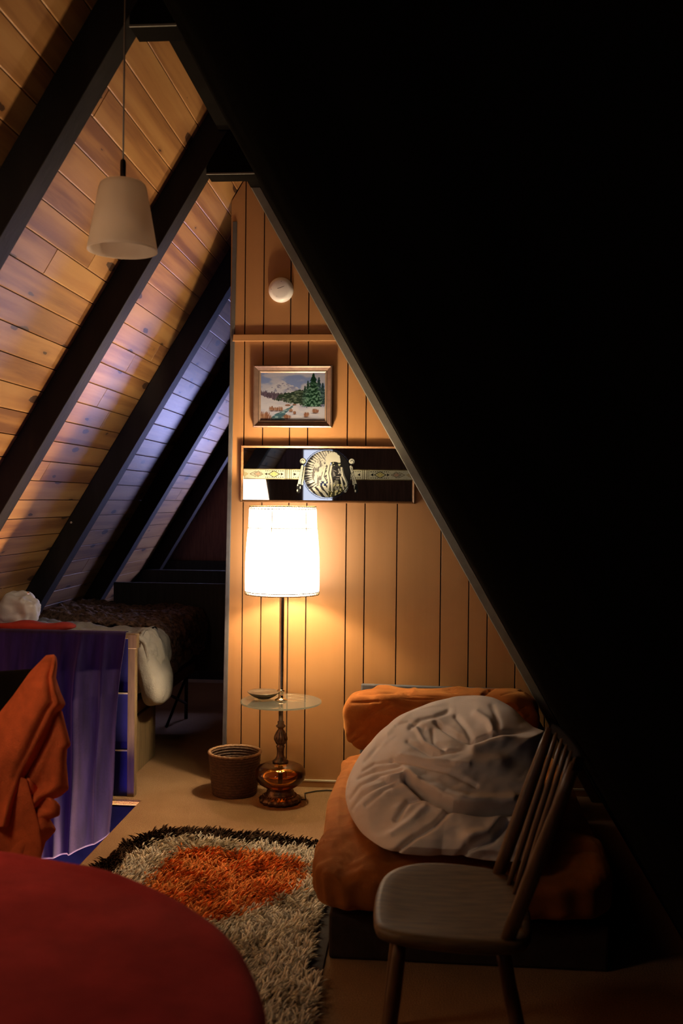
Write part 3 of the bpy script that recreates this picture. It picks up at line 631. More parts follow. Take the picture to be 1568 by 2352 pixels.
    # scrolls and hanging feathers
    for sx in (-1,1):
        cx,cy=(-.985,-.5) if sx<0 else (.965,-.5); d=np.hypot(A-cx,B-cy); an=np.arctan2(B-cy,(A-cx)*sx)
        sp=d<.135; al[sp]=1; img=np.where(sp[...,None],CREAM,img)
        img=np.where((sp&((np.abs(d-.125)<.016)|(np.abs(d-.028-.0155*(an+PI))<.013)))[...,None],INK,img)
        for (p,q,w) in (((-1.0,-.30),(-1.13,.48),.075),((-.90,-.28),(-1.0,.42),.045)):
            if sx>0: p,q=(.93+(-1.0-p[0])*-.6,p[1]),(1.14 if w>.06 else 1.04,q[1]-.02)
            d,tt=seg_d(A,B,p,q); k=d<w*(.75+.25*tt)
            al[k]=1; img=np.where(k[...,None],CREAM,img)
            img=np.where((k&(np.abs(d-w*(.75+.25*tt))<.016))[...,None],INK,img)
            img=np.where((k&(d<.008))[...,None],np.array([.45,.40,.33]),img)
            if w>.06:
                q2=(q[0]+(-.015 if sx<0 else .015),q[1]+.22); d,tt=seg_d(A,B,q,q2); k=d<w*1.05; al[k]=1
                img=np.where(k[...,None],lay(np.ones(X.shape+(3,))*INK,sm(.2,.5,vn(A*16,B*9)),CREAM),img)
    return lin(np.clip(img,0,1)),al
def band(X,Y):
    # X along the mirror 0..1, Y 0..1 down
    img=np.ones(X.shape+(3,))*np.array([.80,.76,.62]); Lp=388.
    U=np.abs(X*Lp-193.)                       # pixels from the middle
    V=(Y-.5)*28.
    edge=np.abs(V)>12.; img=np.where((edge)[...,None],np.array([.58,.50,.30]),img)
    img=np.where(((np.abs(V)>12.6)&((X*Lp)%2.2<.9))[...,None],np.array([.2,.15,.1]),img)
    for b_ in (82,86.,92.,96.): img=np.where((np.abs(U-b_)<.7)[...,None],np.array([.35,.28,.18]),img)
    d=np.abs(U-122)/13+np.abs(V)/8.5
    img=np.where((np.abs(d-1)<.13)[...,None],np.array([.22,.18,.08]),img); img=np.where((d<.82)[...,None],np.array([.86,.80,.50]),img)
    img=np.where(((np.abs(d-.45)<.1))[...,None],np.array([.66,.58,.25]),img)
    for cx,sg in ((104,1),(140,-1),(74,1)):
        tq=(U-cx)*sg; k=(tq>-4)&(tq<2.5)&(np.abs(V)<(tq+4)*.62*1.0+.0) if cx!=140 else (tq>-4)&(tq<2.5)&(np.abs(V)<(tq+4)*.62)
        img=np.where(k[...,None],np.array([.10,.09,.08]),img)
    d=np.abs(U-159)/13.5+np.abs(V)/9.; bead=(np.hypot((U%3.2)-1.6,((V+20+1.6*((U//3.2)%2))%3.2)-1.6)<1.25)
    img=np.where(((d<1)&bead)[...,None],np.where((d<.5)[...,None],np.array([.72,.30,.15]),np.array([.30,.16,.10])),img)
    d=np.abs(U-194)/13.5+np.abs(V)/9.; img=np.where(((d<1)&bead)[...,None],np.array([.66,.52,.15]),img)
    dash=(np.abs(np.abs(V)-8.4)<.7)&((U%5)<3)&(((U>100)&(U<142))|(U<78)); img=np.where(dash[...,None],np.array([.25,.2,.15]),img)
    dg=(np.abs(np.abs(V)-(178-U)*.55-0)<.7)&(U>164)&(U<178); img=np.where(dg[...,None],np.array([.4,.3,.2]),img)
    img=img*(1-.06*(vn(X*160,Y*14)>.3)[...,None])
    return lin(np.clip(img,0,1)),np.ones(X.shape)
cx,cz,rad=-.4945,1.5835,.1265
paint_grid(mx0+.0145,mx1-.0145,1.5545,1.6075,4.9848,720,46,band,'beaded_band_print',M['paint'],t,alpha=True)
paint_grid(cx-1.42*rad,cx+1.42*rad,cz-1.1*rad,cz+1.1*rad,4.9842,300,232,portrait,'portrait_print',M['paint'],t,alpha=True)
# ------------------------------------------------------------------ pendant and cable
PX,PY=-.890,2.85
t=thing('pendant_lamp','unlit white opal glass pendant shade on a thin cord','pendant lamp',(PX,PY,3.0))
zt=2.368; zb=2.172
prof=[(.012,zt+.004),(.058,zt+.003),(.066,zt-.004),(.0695,zt-.016),(.100,zb+.01),(.1015,zb),(.099,zb),(.067,zt-.017),(.06,zt-.008),(.012,zt-.004)]
mb=MB(); mb.lathe(prof,(PX,PY,0),64); mb.build('lamp_shade',M['opal'],t,smooth=True)
mb=MB(); mb.lathe([(.008,zt+.002),(.0085,zt+.055),(.007,zt+.068),(.003,zt+.071)],(PX,PY,0),20); mb.build('stem',M['black'],t,smooth=True)
mb=MB(); mb.tube([(PX,PY,zt+.068),(PX+.001,PY,2.7),(PX+.003,PY,2.985)],.0028,8); mb.build('cord',M['wire'],t,smooth=True)
mb=MB(); mb.lathe([(.012,2.972),(.035,2.978),(.038,2.9985)],(PX+.01,PY,0),24); mb.build('canopy',M['black'],t,smooth=True)
pts=[at(u,v,2.93) for u,v in ((-60,425),(0,330),(30,272),(60,215),(85,165),(110,120),(135,70),(160,22),(185,-12),(215,-45))]
mb=MB(); mb.tube(pts,.0034,8)
pk=at(163,20,2.93); mb.lathe([(.001,-.008),(.006,-.004),(.006,.004),(.001,.008)],pk,10)
tag(mb.build('hanging_cable',M['wire'],smooth=True),'thin grey cable swagged along the dark rafter in the top left corner','cable')
for (u,v,y,lab) in ((163,1200,5.387,'tiny bright screw head on the rafter above the bed'),(65,1362,4.147,'tiny bright screw head low on the rafter by the bed pillow')):
    p=at(u,v,y); mb=MB(); mb.lathe([(.006,-.004),(.006,.001),(.003,.003)],p,12,axis='y'); tag(mb.build('screw_head',M['nail']),lab,'screw','screws on the rafters')
# ------------------------------------------------------------------ cloth helpers
def rbox(c, s, n, e, fn):
    """closed rounded cushion: superellipsoid grid, fn displaces (P, dirs) -> P"""
    nu,nv=n; th=np.linspace(-PI,PI,nu,endpoint=False); ph_=np.linspace(-PI/2,PI/2,nv)
    T,F=np.meshgrid(th,ph_,indexing='ij'); sp=lambda a,k: np.sign(a)*np.abs(a)**k
    D=np.stack([np.cos(T)*np.cos(F),np.sin(T)*np.cos(F),np.sin(F)],-1)
    P=np.stack([sp(np.cos(T),e[0])*sp(np.cos(F),e[1]),sp(np.sin(T),e[0])*sp(np.cos(F),e[1]),sp(np.sin(F),e[1])],-1)
    P=P*np.array(s)/2+np.array(c); P=fn(P,D); mb=MB(); mb.grid(P,closed_u=True)
    return mb
def creases(u, v, lines):
    """sum of gaussian valleys/ridges along polylines in (u,v); line=(pts,width,depth)"""
    h=np.zeros(np.shape(u))
    for pts,w,d in lines:
        w=w*.78; best=np.full(np.shape(u),1e9)
        for p,q in zip(pts[:-1],pts[1:]):
            dd,_=seg_d(u,v,p,q); best=np.minimum(best,dd)
        h+=d*np.exp(-(best/w)**2)
    return h
# ------------------------------------------------------------------ daybed
t=thing('daybed','low rust velvet daybed along the right wall with a dark base','daybed',(.12,4.0,0))
def fmat(P,D):
    x,y,z=P[...,0],P[...,1],P[...,2]
    sag=.018*fbm(x*5,y*3,1.)+.010*fbm(x*13,y*5,5.)
    P=P.copy(); P[...,2]+=np.where(D[...,2]>0,sag,0)
    P[...,0]+=np.where(D[...,0]<0,.016*vn(y*4,z*6,2.)+.006*np.sin(y*75+4*vn(y*5,z*9))*sm(-.9,-.3,-D[...,0]*1.)*(.4+.6*vn(y*2.2,1)**2),0)
    P[...,1]+=np.where(D[...,1]<-.2,.012*vn(x*7,z*6,3.)+.005*np.sin(x*60+4*vn(x*6,z*9)),0)
    P[...,2]+=-.014*np.exp(-((y-3.42+.25*x)/.025)**2)*(D[...,2]>-.2)-.012*np.exp(-((y-3.62-.3*x)/.02)**2)*(D[...,2]>-.2)
    P[...,1]=np.minimum(P[...,1],4.604); return P
mb=rbox((.125,3.825,.236),(.97,1.54,.175),(300,120),(.22,.35),fmat); mb.build('mattress',M['velvet'],t,smooth=True)
mb=MB(); mb.box(-.29,.58,3.12,4.84,.0,.145); mb.build('base',M['basefabric'],t,bevel=.01)
mb=MB(); mb.prism_y([(-.31,.0),(.62,.0),(.60,.33),(.47,.545),(-.305,.552)],4.862,4.888); mb.build('backboard',M['slate'],t,bevel=.006)
WR=[([(820,1598),(905,1590)],5,-.006),([(812,1615),(870,1612)],4,-.005),([(800,1690),(850,1640),(900,1615)],6,-.007),([(808,1705),(870,1665)],5,-.006),([(830,1725),(900,1700)],5,-.006),([(1015,1600),(1040,1575)],4,-.008),([(1005,1608),(1030,1580)],4,.004),([(1110,1595),(1135,1575)],5,-.016),([(1170,1640),(1205,1625)],3,-.006),([(1150,1600),(1200,1590)],3,-.005),([(1180,1660),(1215,1645)],3,-.006),([(930,1592),(960,1612)],4,-.005)]
def fbol(P,D):
    P=P.copy(); x,y,z=P[...,0],P[...,1],P[...,2]
    n=.014*fbm(x*6,z*8,y*6,2)+.004*np.sin(x*40+z*70+4*fbm(x*8,z*8))*np.clip(vn(x*5,z*7,3.),0,1)
    uu,vv=np_project(P); n=n+creases(uu,vv,WR)*np.where(D[...,1]<.3,1,0)
    n=n+.016*np.exp(-((x-.42)/.075)**2)
    P+=D*n[...,None]
    P[...,2]-=.020*sm(-.33,-.40,x); P[...,1]=np.clip(P[...,1],4.612,4.856); return P
mb=rbox((.082,4.735,.415),(.915,.235,.30),(260,150),(.30,.50),fbol)
tag(mb.build('bolster_cushion',M['velvet'],smooth=True),'long rust velvet bolster cushion at the head of the daybed','cushion')
# white duvet heaped on the daybed
SIL=[(1250,1680),(1246,1760),(1240,1860),(1232,1950),(1212,2016),(1150,2010),(1085,1998),(1010,1986),(945,1982),(895,1972),(850,1940),(818,1900),(800,1862),(793,1828),(797,1792),(818,1745),(850,1702),(890,1665),(930,1635),(975,1613),(1030,1598),(1085,1594),(1135,1603),(1178,1628),(1205,1655),(1226,1671)]
cu,cv=1030.,1812.
ang=np.array([math.atan2(v-cv,u-cu) for u,v in SIL]); rad_=np.array([math.hypot(u-cu,v-cv) for u,v in SIL]); o_=np.argsort(ang); ang,rad_=ang[o_],rad_[o_]
angp=np.concatenate([ang-2*PI,ang,ang+2*PI]); radp=np.tile(rad_,3)
def px(zx,zy): return (680+zx/2.178,1520+zy/2.178)
CL=[([px(545,578),px(620,640),px(700,690),px(780,735),px(900,742),px(1100,737),px(1190,740)],9,-.075),
    ([px(560,560),px(640,615),px(740,670),px(860,700),px(1080,690)],20,.030),
    ([px(470,575),px(540,570),px(600,600)],8,.018),
    ([px(760,745),px(690,820),px(590,880),px(480,980)],8,-.022),([px(650,665),px(560,690),px(500,780)],8,-.020),
    ([px(640,720),px(560,800),px(470,860)],12,.014),([px(1050,800),px(980,880),px(860,930),px(800,1000)],11,-.028),([px(1020,760),px(960,840),px(860,880)],16,.014),
    ([px(700,300),px(800,370),px(880,405),px(1000,372),px(1110,350),px(1215,345)],7,-.030),([px(890,440),px(1010,400),px(1200,375)],18,.022),
    ([px(760,230),px(690,270),px(620,290),px(570,330)],7,-.014),([px(800,260),px(850,330),px(880,395)],7,-.016),([px(900,250),px(960,300),px(985,360)],10,.018),([px(980,220),px(1010,300),px(1000,365)],8,-.014),
    ([px(680,340),px(690,400),px(740,440)],6,-.013),([px(600,330),px(640,400),px(720,450),px(850,440)],7,.012),([px(560,400),px(680,470),px(850,440)],8,-.014),
    ([px(480,488),px(620,520),px(760,560),px(900,620)],6,-.012),([px(520,470),px(700,500),px(860,530)],8,.009),
    ([px(530,545),px(420,560),px(320,620),px(270,690)],5,-.013),([px(520,515),px(400,530),px(310,580)],5,-.012),([px(480,490),px(390,500),px(330,540)],4,-.010),([px(540,570),px(450,600),px(330,670),px(280,740)],5,-.014),([px(530,590),px(440,640),px(350,720)],6,-.010),
    ([px(440,380),px(400,420),px(340,490)],6,-.014),([px(560,260),px(480,330),px(420,400)],7,.010),([px(500,320),px(560,300),px(640,330)],5,-.009)]
nu,nv=360,200
th=np.linspace(-PI,PI,nu,endpoint=False); ph_=np.linspace(-PI/2,PI/2,nv)     # ph: -pi/2 front pole, +pi/2 back pole
T,F=np.meshgrid(th,ph_,indexing='ij')
rho=np.cos(F); rho=np.sign(rho)*np.abs(rho)**.9
RR=np.interp(T,angp,radp)*np.abs(rho)
UU=cu+RR*np.cos(T); VV=cv+RR*np.sin(T)
ysil=np.interp(VV,[1590,1700,1830,1950,2020],[4.02,3.88,3.60,3.22,3.10])
fd_=np.interp(VV,[1590,1640,1700,1830,1930,2016],[.12,.34,.46,.40,.26,.10])
dep=np.where(F<0,-fd_*np.abs(np.sin(F))**(.7-.24*np.clip(np.cos(T),0,1)),.40*np.sin(np.maximum(F,0))**.9)
YY=ysil+dep
d0=np.array(FW)[None,None]*FPX+np.array(RT)[None,None]*(UU-784)[...,None]-np.array(UP)[None,None]*(VV-1176)[...,None]
P=np.array([0,0,EYE])+d0*(YY/d0[...,1])[...,None]
fr_=np.clip(-np.sin(F)*1.3+.35,0,1)
h=creases(UU,VV,CL)*fr_*1.25+.026*fbm(UU/105,VV/70,2.,2)+.006*fbm(UU/40+VV/90,VV/24,5.,2)*fr_*np.abs(np.sin(F)+.2)+.0045*np.sin((UU*.25+VV*.9)/6+4*fbm(UU/60,VV/60))*np.clip(fbm(UU/80,VV/90,7.),0,1)*fr_
h=h*(1-.85*sm(.70,.97,np.abs(rho))*np.clip(np.cos(T)*1.3,0,1))
P+=h[...,None]*np.array([0,-.80,.60])
P[...,2]=np.maximum(P[...,2],.360+.004*vn(P[...,0]*9,P[...,1]*9))
mb=MB(); mb.grid(P,closed_u=True)
tag(mb.build('white_duvet',M['duvet'],smooth=True,subsurf=1),'rumpled white duvet heaped on the rust daybed','duvet')
# ------------------------------------------------------------------ spindle back chair
t=thing('spindle_chair','worn oak spindle back chair standing in front of the daybed','chair',(.08,2.5,0))
seat=[(-.112,2.36),(-.118,2.46),(-.116,2.56),(-.104,2.66),(-.06,2.735),(.02,2.775),(.12,2.765),(.215,2.735),(.255,2.66),(.27,2.5),(.262,2.34),(.235,2.27),(.14,2.262),(.03,2.272),(-.06,2.292),(-.10,2.318)]
def smooth_poly(p,n=3):
    for _ in range(n):
        q=[]
        for i in range(len(p)):
            a,b_=p[i],p[(i+1)%len(p)]; q+= [(a[0]*.75+b_[0]*.25,a[1]*.75+b_[1]*.25),(a[0]*.25+b_[0]*.75,a[1]*.25+b_[1]*.75)]
        p=q
    return p
sp_=smooth_poly(seat,2); cxs=sum(p[0] for p in sp_)/len(sp_); cys=sum(p[1] for p in sp_)/len(sp_)
mb=MB(); n=len(sp_); rings=[(.0,.418),(.80,.416),(.94,.418),(.985,.424),(1.,.433),(.995,.442),(.97,.449),(.90,.4505),(.75,.448),(.5,.444),(.2,.442),(0,.4415)]
P=np.zeros((len(rings),n,3))
for i,(s,zz) in enumerate(rings):
    for k,(a,b_) in enumerate(sp_): P[i,k]=(cxs+(a-cxs)*s,cys+(b_-cys)*s,zz)
mb.grid(P,closed_v=True); mb.build('seat',M['chairwood'],t,smooth=True)
def limb(name,a,b_,r,mat,flat=None,seg=12):
    a,b_=Vector(a),Vector(b_); k=len(r); mb=MB(); mb.tube([a.lerp(b_,i/(k-1)) for i in range(k)],r,seg,flat=flat); return mb.build(name,mat,t,smooth=True)
tops=[(.346,2.745),(.352,2.66),(.356,2.58),(.357,2.50),(.357,2.42),(.353,2.335),(.340,2.255)]
zt_=[.835,.842,.846,.85,.855,.86,.868]
bots=[(.205,2.705),(.226,2.625),(.236,2.565),(.240,2.50),(.238,2.435),(.226,2.37),(.196,2.30)]
for i in range(7):
    post=i in (0,6)
    a=(*bots[i],.440); b_=(*tops[i],zt_[i])
    r=[.017,.0185,.019,.0185,.017,.0145,.012] if post else [.007,.0085,.010,.0095,.008,.0065,.0055]
    limb('back_post' if post else 'spindle',a,b_,r,M['spindle'],flat=(1,.8) if post else None)
mb=MB(); ctr=[Vector((a[0]+.004,a[1],z_)) for a,z_ in zip(tops,zt_)]
ctr=[ctr[0]+(ctr[0]-ctr[1])*.12]+ctr+[ctr[-1]+(ctr[-1]-ctr[-2])*.12]
P=[]
for p in ctr:
    P.append([(p.x-.007,p.y,p.z-.010),(p.x+.008,p.y,p.z-.010),(p.x+.012,p.y,p.z+.012),(p.x+.001,p.y,p.z+.014)])
mb.grid(np.array(P),closed_v=True); mb.f+=[(3,2,1,0),tuple(len(mb.v)-4+i for i in range(4))]; mb.m+=[0,0]
mb.build('crest_rail',M['darkchair'],t,bevel=.004)
LEGS=[((-.045,2.37,.425),(-.095,2.315,.0)),((-.045,2.66,.425),(-.095,2.735,.0)),((.185,2.65,.425),(.275,2.735,0)),((.185,2.36,.425),(.275,2.30,0))]
for a,b_ in LEGS: limb('leg',a,b_,[.014,.0165,.0185,.0175,.015,.0125,.010],M['spindle'])
# ------------------------------------------------------------------ shag rug
RX0,RX1,RY0,RY1=-1.262,-.300,2.30,4.21
t=thing('shag_rug','shaggy rug with brown border, white ring and orange centre on the carpet','rug',((RX0+RX1)/2,(RY0+RY1)/2,0))
out=[(RX0,RY0),(RX1,RY0),(RX1,RY1-.12),(RX1-.25,RY1-.05),(-.9,RY1),(-1.10,RY1),(-1.20,RY1-.10),(RX0,RY1-.40)]
mb=MB(); mb.prism_z(out,.0005,.010); mb.build('backing',M['basefabric'],t)
def inpoly(x,y,poly):
    r=np.zeros(x.shape,bool); n=len(poly)
    for i in range(n):
        (x1,y1),(x2,y2)=poly[i],poly[(i+1)%n]
        c_=((y1>y)!=(y2>y))&(x<(x2-x1)*(y-y1)/(y2-y1+1e-12)+x1); r^=c_
    return r
K=30000
x=RNG.uniform(RX0,RX1,K); y=RNG.uniform(RY0,RY1,K); k=inpoly(x,y,out)&~((x<-.75)&(y<2.45))&~((x>-.35)&(y>2.95))&~((x<-1.22)&(y<3.0)); x,y=x[k],y[k]; K=len(x)
jx,jy=x+.015*RNG.normal(size=K),y+.015*RNG.normal(size=K)
white=[(-1.155,2.0),(-.2,2.0),(-.2,3.98),(-.50,4.03),(-.80,4.085),(-1.05,4.11),(-1.125,4.02),(-1.165,3.7)]
orange=[(-1.01,3.25),(-.68,3.30),(-.57,3.42),(-.46,3.60),(-.43,3.72),(-.47,3.87),(-.62,3.93),(-.90,3.99),(-.99,3.95),(-1.02,3.72)]
cA=np.tile(np.array([.085,.048,.028]),(K,1)); w_=inpoly(jx,jy,white); cA[w_]=(.86,.78,.64); og=inpoly(jx,jy,orange); cA[og]=(.88,.34,.09)
cA*=(1+.28*RNG.normal(size=(K,1))*.8).clip(.45,1.6)
L_=RNG.uniform(.030,.052,K); a_=RNG.uniform(0,2*PI,K)+.0; fld=2.2*fbm(x*9,y*9,1.); a_=fld+RNG.normal(size=K)*.7
tilt=RNG.uniform(.6,1.4,K); wd=RNG.uniform(.0035,.0055,K)
dx,dy=np.cos(a_),np.sin(a_); V=np.zeros((K,10,3)); CC=np.zeros((K,10,3))
for lv,(f,ws) in enumerate(((0,1.),(.45,1.05),(.82,.8))):
    hz=.009+L_*(np.sin(f*1.25)*np.cos(tilt*.75)); ho=L_*f*f*.55*np.sin(tilt)+L_*f*.35*np.sin(tilt)
    for j in range(3):
        q=2*PI*j/3+a_; V[:,lv*3+j,0]=x+dx*ho+np.cos(q)*wd*ws; V[:,lv*3+j,1]=y+dy*ho+np.sin(q)*wd*ws; V[:,lv*3+j,2]=hz
        CC[:,lv*3+j]=cA*1.0
V[:,9,0]=x+dx*L_*.95*np.sin(tilt); V[:,9,1]=y+dy*L_*.95*np.sin(tilt); V[:,9,2]=.009+L_*.95*np.cos(tilt*.8); CC[:,9]=cA
F_=[]
for lv in range(2):
    for j in range(3): j2=(j+1)%3; F_.append((lv*3+j,lv*3+j2,(lv+1)*3+j2,(lv+1)*3+j))
q4=np.array(F_); t3=np.array([(6,7,9),(7,8,9),(8,6,9)])
b0=(np.arange(K)*10)[:,None,None]
quads=(b0+q4[None]).reshape(-1,4); tris=(b0+t3[None]).reshape(-1,3)
me=bpy.data.meshes.new('pile'); Vv=V.reshape(-1,3)-np.array(t.location)
nl=quads.size+tris.size; me.vertices.add(len(Vv)); me.vertices.foreach_set('co',Vv.ravel()); me.loops.add(nl)
me.loops.foreach_set('vertex_index',np.concatenate([quads.ravel(),tris.ravel()])); me.polygons.add(len(quads)+len(tris))
me.polygons.foreach_set('loop_start',np.concatenate([np.arange(len(quads))*4,quads.size+np.arange(len(tris))*3]))
me.polygons.foreach_set('use_smooth',np.ones(len(quads)+len(tris),bool))
me.update(calc_edges=True); a=me.attributes.new('paint','FLOAT_COLOR','POINT'); c4=np.ones((len(Vv),4)); c4[:,:3]=CC.reshape(-1,3); a.data.foreach_set('color',c4.ravel())
me.materials.append(M['yarn']); o=bpy.data.objects.new('pile',me); COL.objects.link(o); o.parent=t; o['kind']='stuff'
# ------------------------------------------------------------------ round table with red cloth
TX,TY,TR=-.92,1.2,.705
t=thing('round_table','round pedestal table hidden under the dark red cloth','table',(TX,TY,0))
mb=MB(); mb.lathe([(.001,.705),(TR-.03,.705),(TR-.02,.715),(TR-.02,.733),(TR-.03,.738),(.001,.738)],(TX,TY,0),72); mb.build('tabletop',M['darkchair'],t,smooth=False)
mb=MB(); mb.lathe([(.20,.03),(.19,.05),(.06,.09),(.045,.30),(.06,.6),(.10,.704)],(TX,TY,0),32); mb.build('pedestal',M['darkchair'],t,smooth=True)
mb=MB(); mb.lathe([(.26,.0),(.26,.02),(.20,.03)],(TX,TY,0),40); mb.build('foot',M['darkchair'],t)
nr,na=70,260
P=np.zeros((nr,na,3))
for i in range(nr):
    s=i/(nr-1)
    for k in range(na):
        q=2*PI*k/na
        fo=math.sin(q*11+1.3*math.sin(q*3))+.5*math.sin(q*23+1)
        if s<.62:
            r=TR*s/.62*.985; z_=.749+.0016*math.sin(q*5+r*9)+.0022*math.sin(r*22+q*2)
        else:
            e=(s-.62)/.38; bend=min(1,e/.18); an=bend*PI/2
            r=TR*.985+.026*math.sin(an)+ (.028*fo*max(0,e-.12)+.03*e)*(e>.12)
            z_=.749-.026*(1-math.cos(an))-max(0,e-.18)*.36
        P[i,k]=(TX+r*math.cos(q),TY+r*math.sin(q),z_)
P[...,2]+=.003*vn(P[...,0]*7,P[...,1]*7)
mb=MB(); mb.grid(P,closed_v=True)
tag(mb.build('tablecloth',M['redfelt'],smooth=True,solid=.003),'dark red felt cloth over the round table in the near corner','tablecloth')
# ------------------------------------------------------------------ dark chair with blanket
t=thing('dining_chair','near black chair under the orange red blanket beside the stairwell','chair',(-1.35,2.75,0))
poly=[(-1.74,.44),(-1.20,.44),(-1.13,.62),(-1.116,.80),(-1.122,.885),(-1.14,.905),(-1.175,.925),(-1.28,.915),(-1.45,.90),(-1.70,.90),(-1.74,.80)]
mb=MB(); mb.prism_y(poly,2.949,2.977); mb.build('backrest',M['darkchair'],t,bevel=.006)
mb=MB(); mb.box(-1.80,-1.37,2.50,2.93,.42,.46); mb.build('seat',M['darkchair'],t,bevel=.01)
for (a,b_) in ((-1.77,2.53),(-1.40,2.53),(-1.77,2.90),(-1.40,2.90)):
    mb=MB(); mb.box(a-.018,a+.018,b_-.018,b_+.018,0,.42); mb.build('leg',M['darkchair'],t,bevel=.004)
def sheet(left,right,y0,nu=60,nv=60,fold=None):
    """left/right: pixel polylines top to bottom; y0(s) depth; returns grid points"""
    P=np.zeros((nu,nv,3)); 
    def pl(p,s):
        p=np.array(p,float); d=np.concatenate([[0],np.cumsum(np.hypot(*np.diff(p,axis=0).T))]); d/=d[-1]; return np.interp(s,d,p[:,0]),np.interp(s,d,p[:,1])
    for i in range(nu):
        s=i/(nu-1); l=pl(left,s); r=pl(right,s)
        for j in range(nv):
            w=j/(nv-1); u=l[0]+(r[0]-l[0])*w; v=l[1]+(r[1]-l[1])*w
            P[i,j]=at(u,v,y0+fold(s,w))
    return P
mb=MB()
f1=lambda s,w: .085*(1-min(1,s/.045))+-.05*math.sin(PI*min(1,w*1.02))**.6*min(1,s*4+.2)-.035*math.exp(-((w-.55-.25*s)/.13)**2)*s-.02*math.exp(-((w-.85)/.07)**2)+.02*math.sin(w*7+s*3)*s
mb.grid(sheet([(108,1506),(70,1545),(30,1600),(-20,1662),(-60,1750),(-72,1900)],[(122,1504),(129,1512),(130,1528),(127,1558),(138,1590),(151,1617),(138,1634),(118,1680),(90,1735),(62,1785),(40,1840),(20,1900)],2.895,80,50,f1))
f2=lambda s,w: .004-.03*math.sin(PI*w)**.7-.02*math.sin(w*9+s*2)*s
mb.grid(sheet([(125,1655),(110,1695),(85,1745),(58,1792),(30,1850)],[(140,1632),(147,1660),(155,1690),(161,1712),(152,1718),(151,1750),(155,1800),(157,1812),(138,1828),(108,1838),(70,1880)],2.905,60,40,f2))
f3=lambda s,w: .006-.03*math.sin(PI*w)**.7-.018*math.sin(w*8+s*4)
mb.grid(sheet([(60,1780),(30,1850),(0,1900),(-40,1990)],[(105,1832),(128,1842),(137,1852),(136,1872),(112,1880),(122,1896),(128,1906),(112,1925),(104,1932),(95,1965),(88,2010)],2.90,60,40,f3))
f4=lambda s,w: -.02-.02*math.sin(w*7+1)-.025*math.sin(PI*w)
mb.grid(sheet([(-60,1740),(-70,1850),(-72,2050)],[(62,1790),(78,1850),(92,1900),(96,1950),(90,2040)],2.90,60,40,f4))
o=mb.build('wool_blanket',M['orangewool'],smooth=True,solid=.008,subsurf=1)
tag(o,'orange red wool blanket draped over the dark chair back','blanket')
# ------------------------------------------------------------------ stair railing and purple cloth
RYF=4.735
t=thing('stair_railing','low railing with tan end post and deep blue panels at the stairwell edge','railing',(-1.8,RYF,0))
mb=MB(); mb.box(-1.432,-1.395,RYF-.012,RYF+.03,0.0,.785); mb.box(-1.432,-1.388,RYF-.014,RYF+.032,.72,.79); mb.build('end_post',M['tanwood'],t,bevel=.003)
mb=MB(); mb.box(-2.26,-1.395,RYF-.01,RYF+.03,.768,.792); mb.build('top_rail',M['tanwood'],t,bevel=.002)
for z_ in (.498,.219): mb=MB(); mb.box(-2.30,-1.432,RYF-.008,RYF+.02,z_,z_+.007); mb.build('divider',M['cream'],t)
for a,b_ in ((.506,.768),(.227,.498),(.0,.219)): mb=MB(); mb.box(-2.30-.15*(b_<.3),-1.432,RYF,RYF+.012,a,b_); mb.build('panel',M['bluepanel'],t)
nu,nv=120,200
P=np.zeros((nu,nv,3))
S_=np.linspace(0,1,nu); Wd=np.linspace(0,1,nv)
for j,w in enumerate(Wd):
    xt=-2.255+(.812)*w
    hem=-.155-.25*(1-w)**.7*1.0
    for i,s in enumerate(S_):
        if s<.08:                      # over the rail
            a_=(1-s/.08); y_=RYF-.016+.050*a_; z_=.7965+.004*math.sin(PI*a_); fo=0; x_=xt
        else:
            e=(s-.08)/.92; z_=.7965-e*(.7965-hem)
            g=min(1,e*3+.12)
            fo=.012*math.sin(w*19+.6*math.sin(e*3))+.010*math.sin(w*43+1.)+.030*math.exp(-((w-.735-.012*e)/.016)**2)+.022*math.exp(-((w-.885)/.014)**2)*(1-.6*e)+.016*math.exp(-((w-.62)/.02)**2)+.010*math.exp(-((w-.40)/.03)**2)
            y_=RYF-.022-.040*min(1,e*6)-fo*g-.03*e
            x_=xt-.045*e*w**3+.004*math.sin(e*9+w*20)
        P[i,j]=(x_,y_,z_)
mb=MB(); mb.grid(P)
tag(mb.build('purple_cloth',M['purple'],smooth=True,solid=.003),'long purple velvet cloth hung over the stair railing','cloth')
# ------------------------------------------------------------------ bed
BXR=-1.46
t=thing('bed','low bed under the slope with dark headboard and folding steel legs','bed',(-1.9,5.8,0))
def fm(P,D): return P
mb=rbox((-1.89,5.83,.49),(.78,1.40,.22),(80,40),(.2,.3),fm); mb.build('mattress',M['duvet2'],t,smooth=True)
mb=MB(); mb.box(-2.22,-1.52,5.12,6.52,.30,.37); mb.build('frame',M['tanwood'],t,bevel=.004)
mb=MB(); mb.box(-2.09,-1.30,6.555,6.585,.30,.885); mb.build('headboard',M['farwall'],t,bevel=.004)
for (a,b_) in ((-2.16,5.18),(-1.56,6.45),(-2.16,6.45)):
    mb=MB(); mb.tube([(a,b_,.30),(a,b_,0)],.012,10); mb.build('leg',M['steel'],t)
for (p,q) in (((-1.56,6.45,.28),(-1.56,5.95,.06)),((-1.56,6.45,.10),(-1.56,5.90,.28)),((-2.16,6.45,.12),(-1.56,6.45,.28))):
    mb=MB(); mb.tube([p,q],.009,8); mb.build('brace',M['steel'],t)
mb=MB(); mb.box(-1.53,-1.505,5.10,5.50,.0,.298); mb.build('side_board',M['tanwood'],t,bevel=.004)
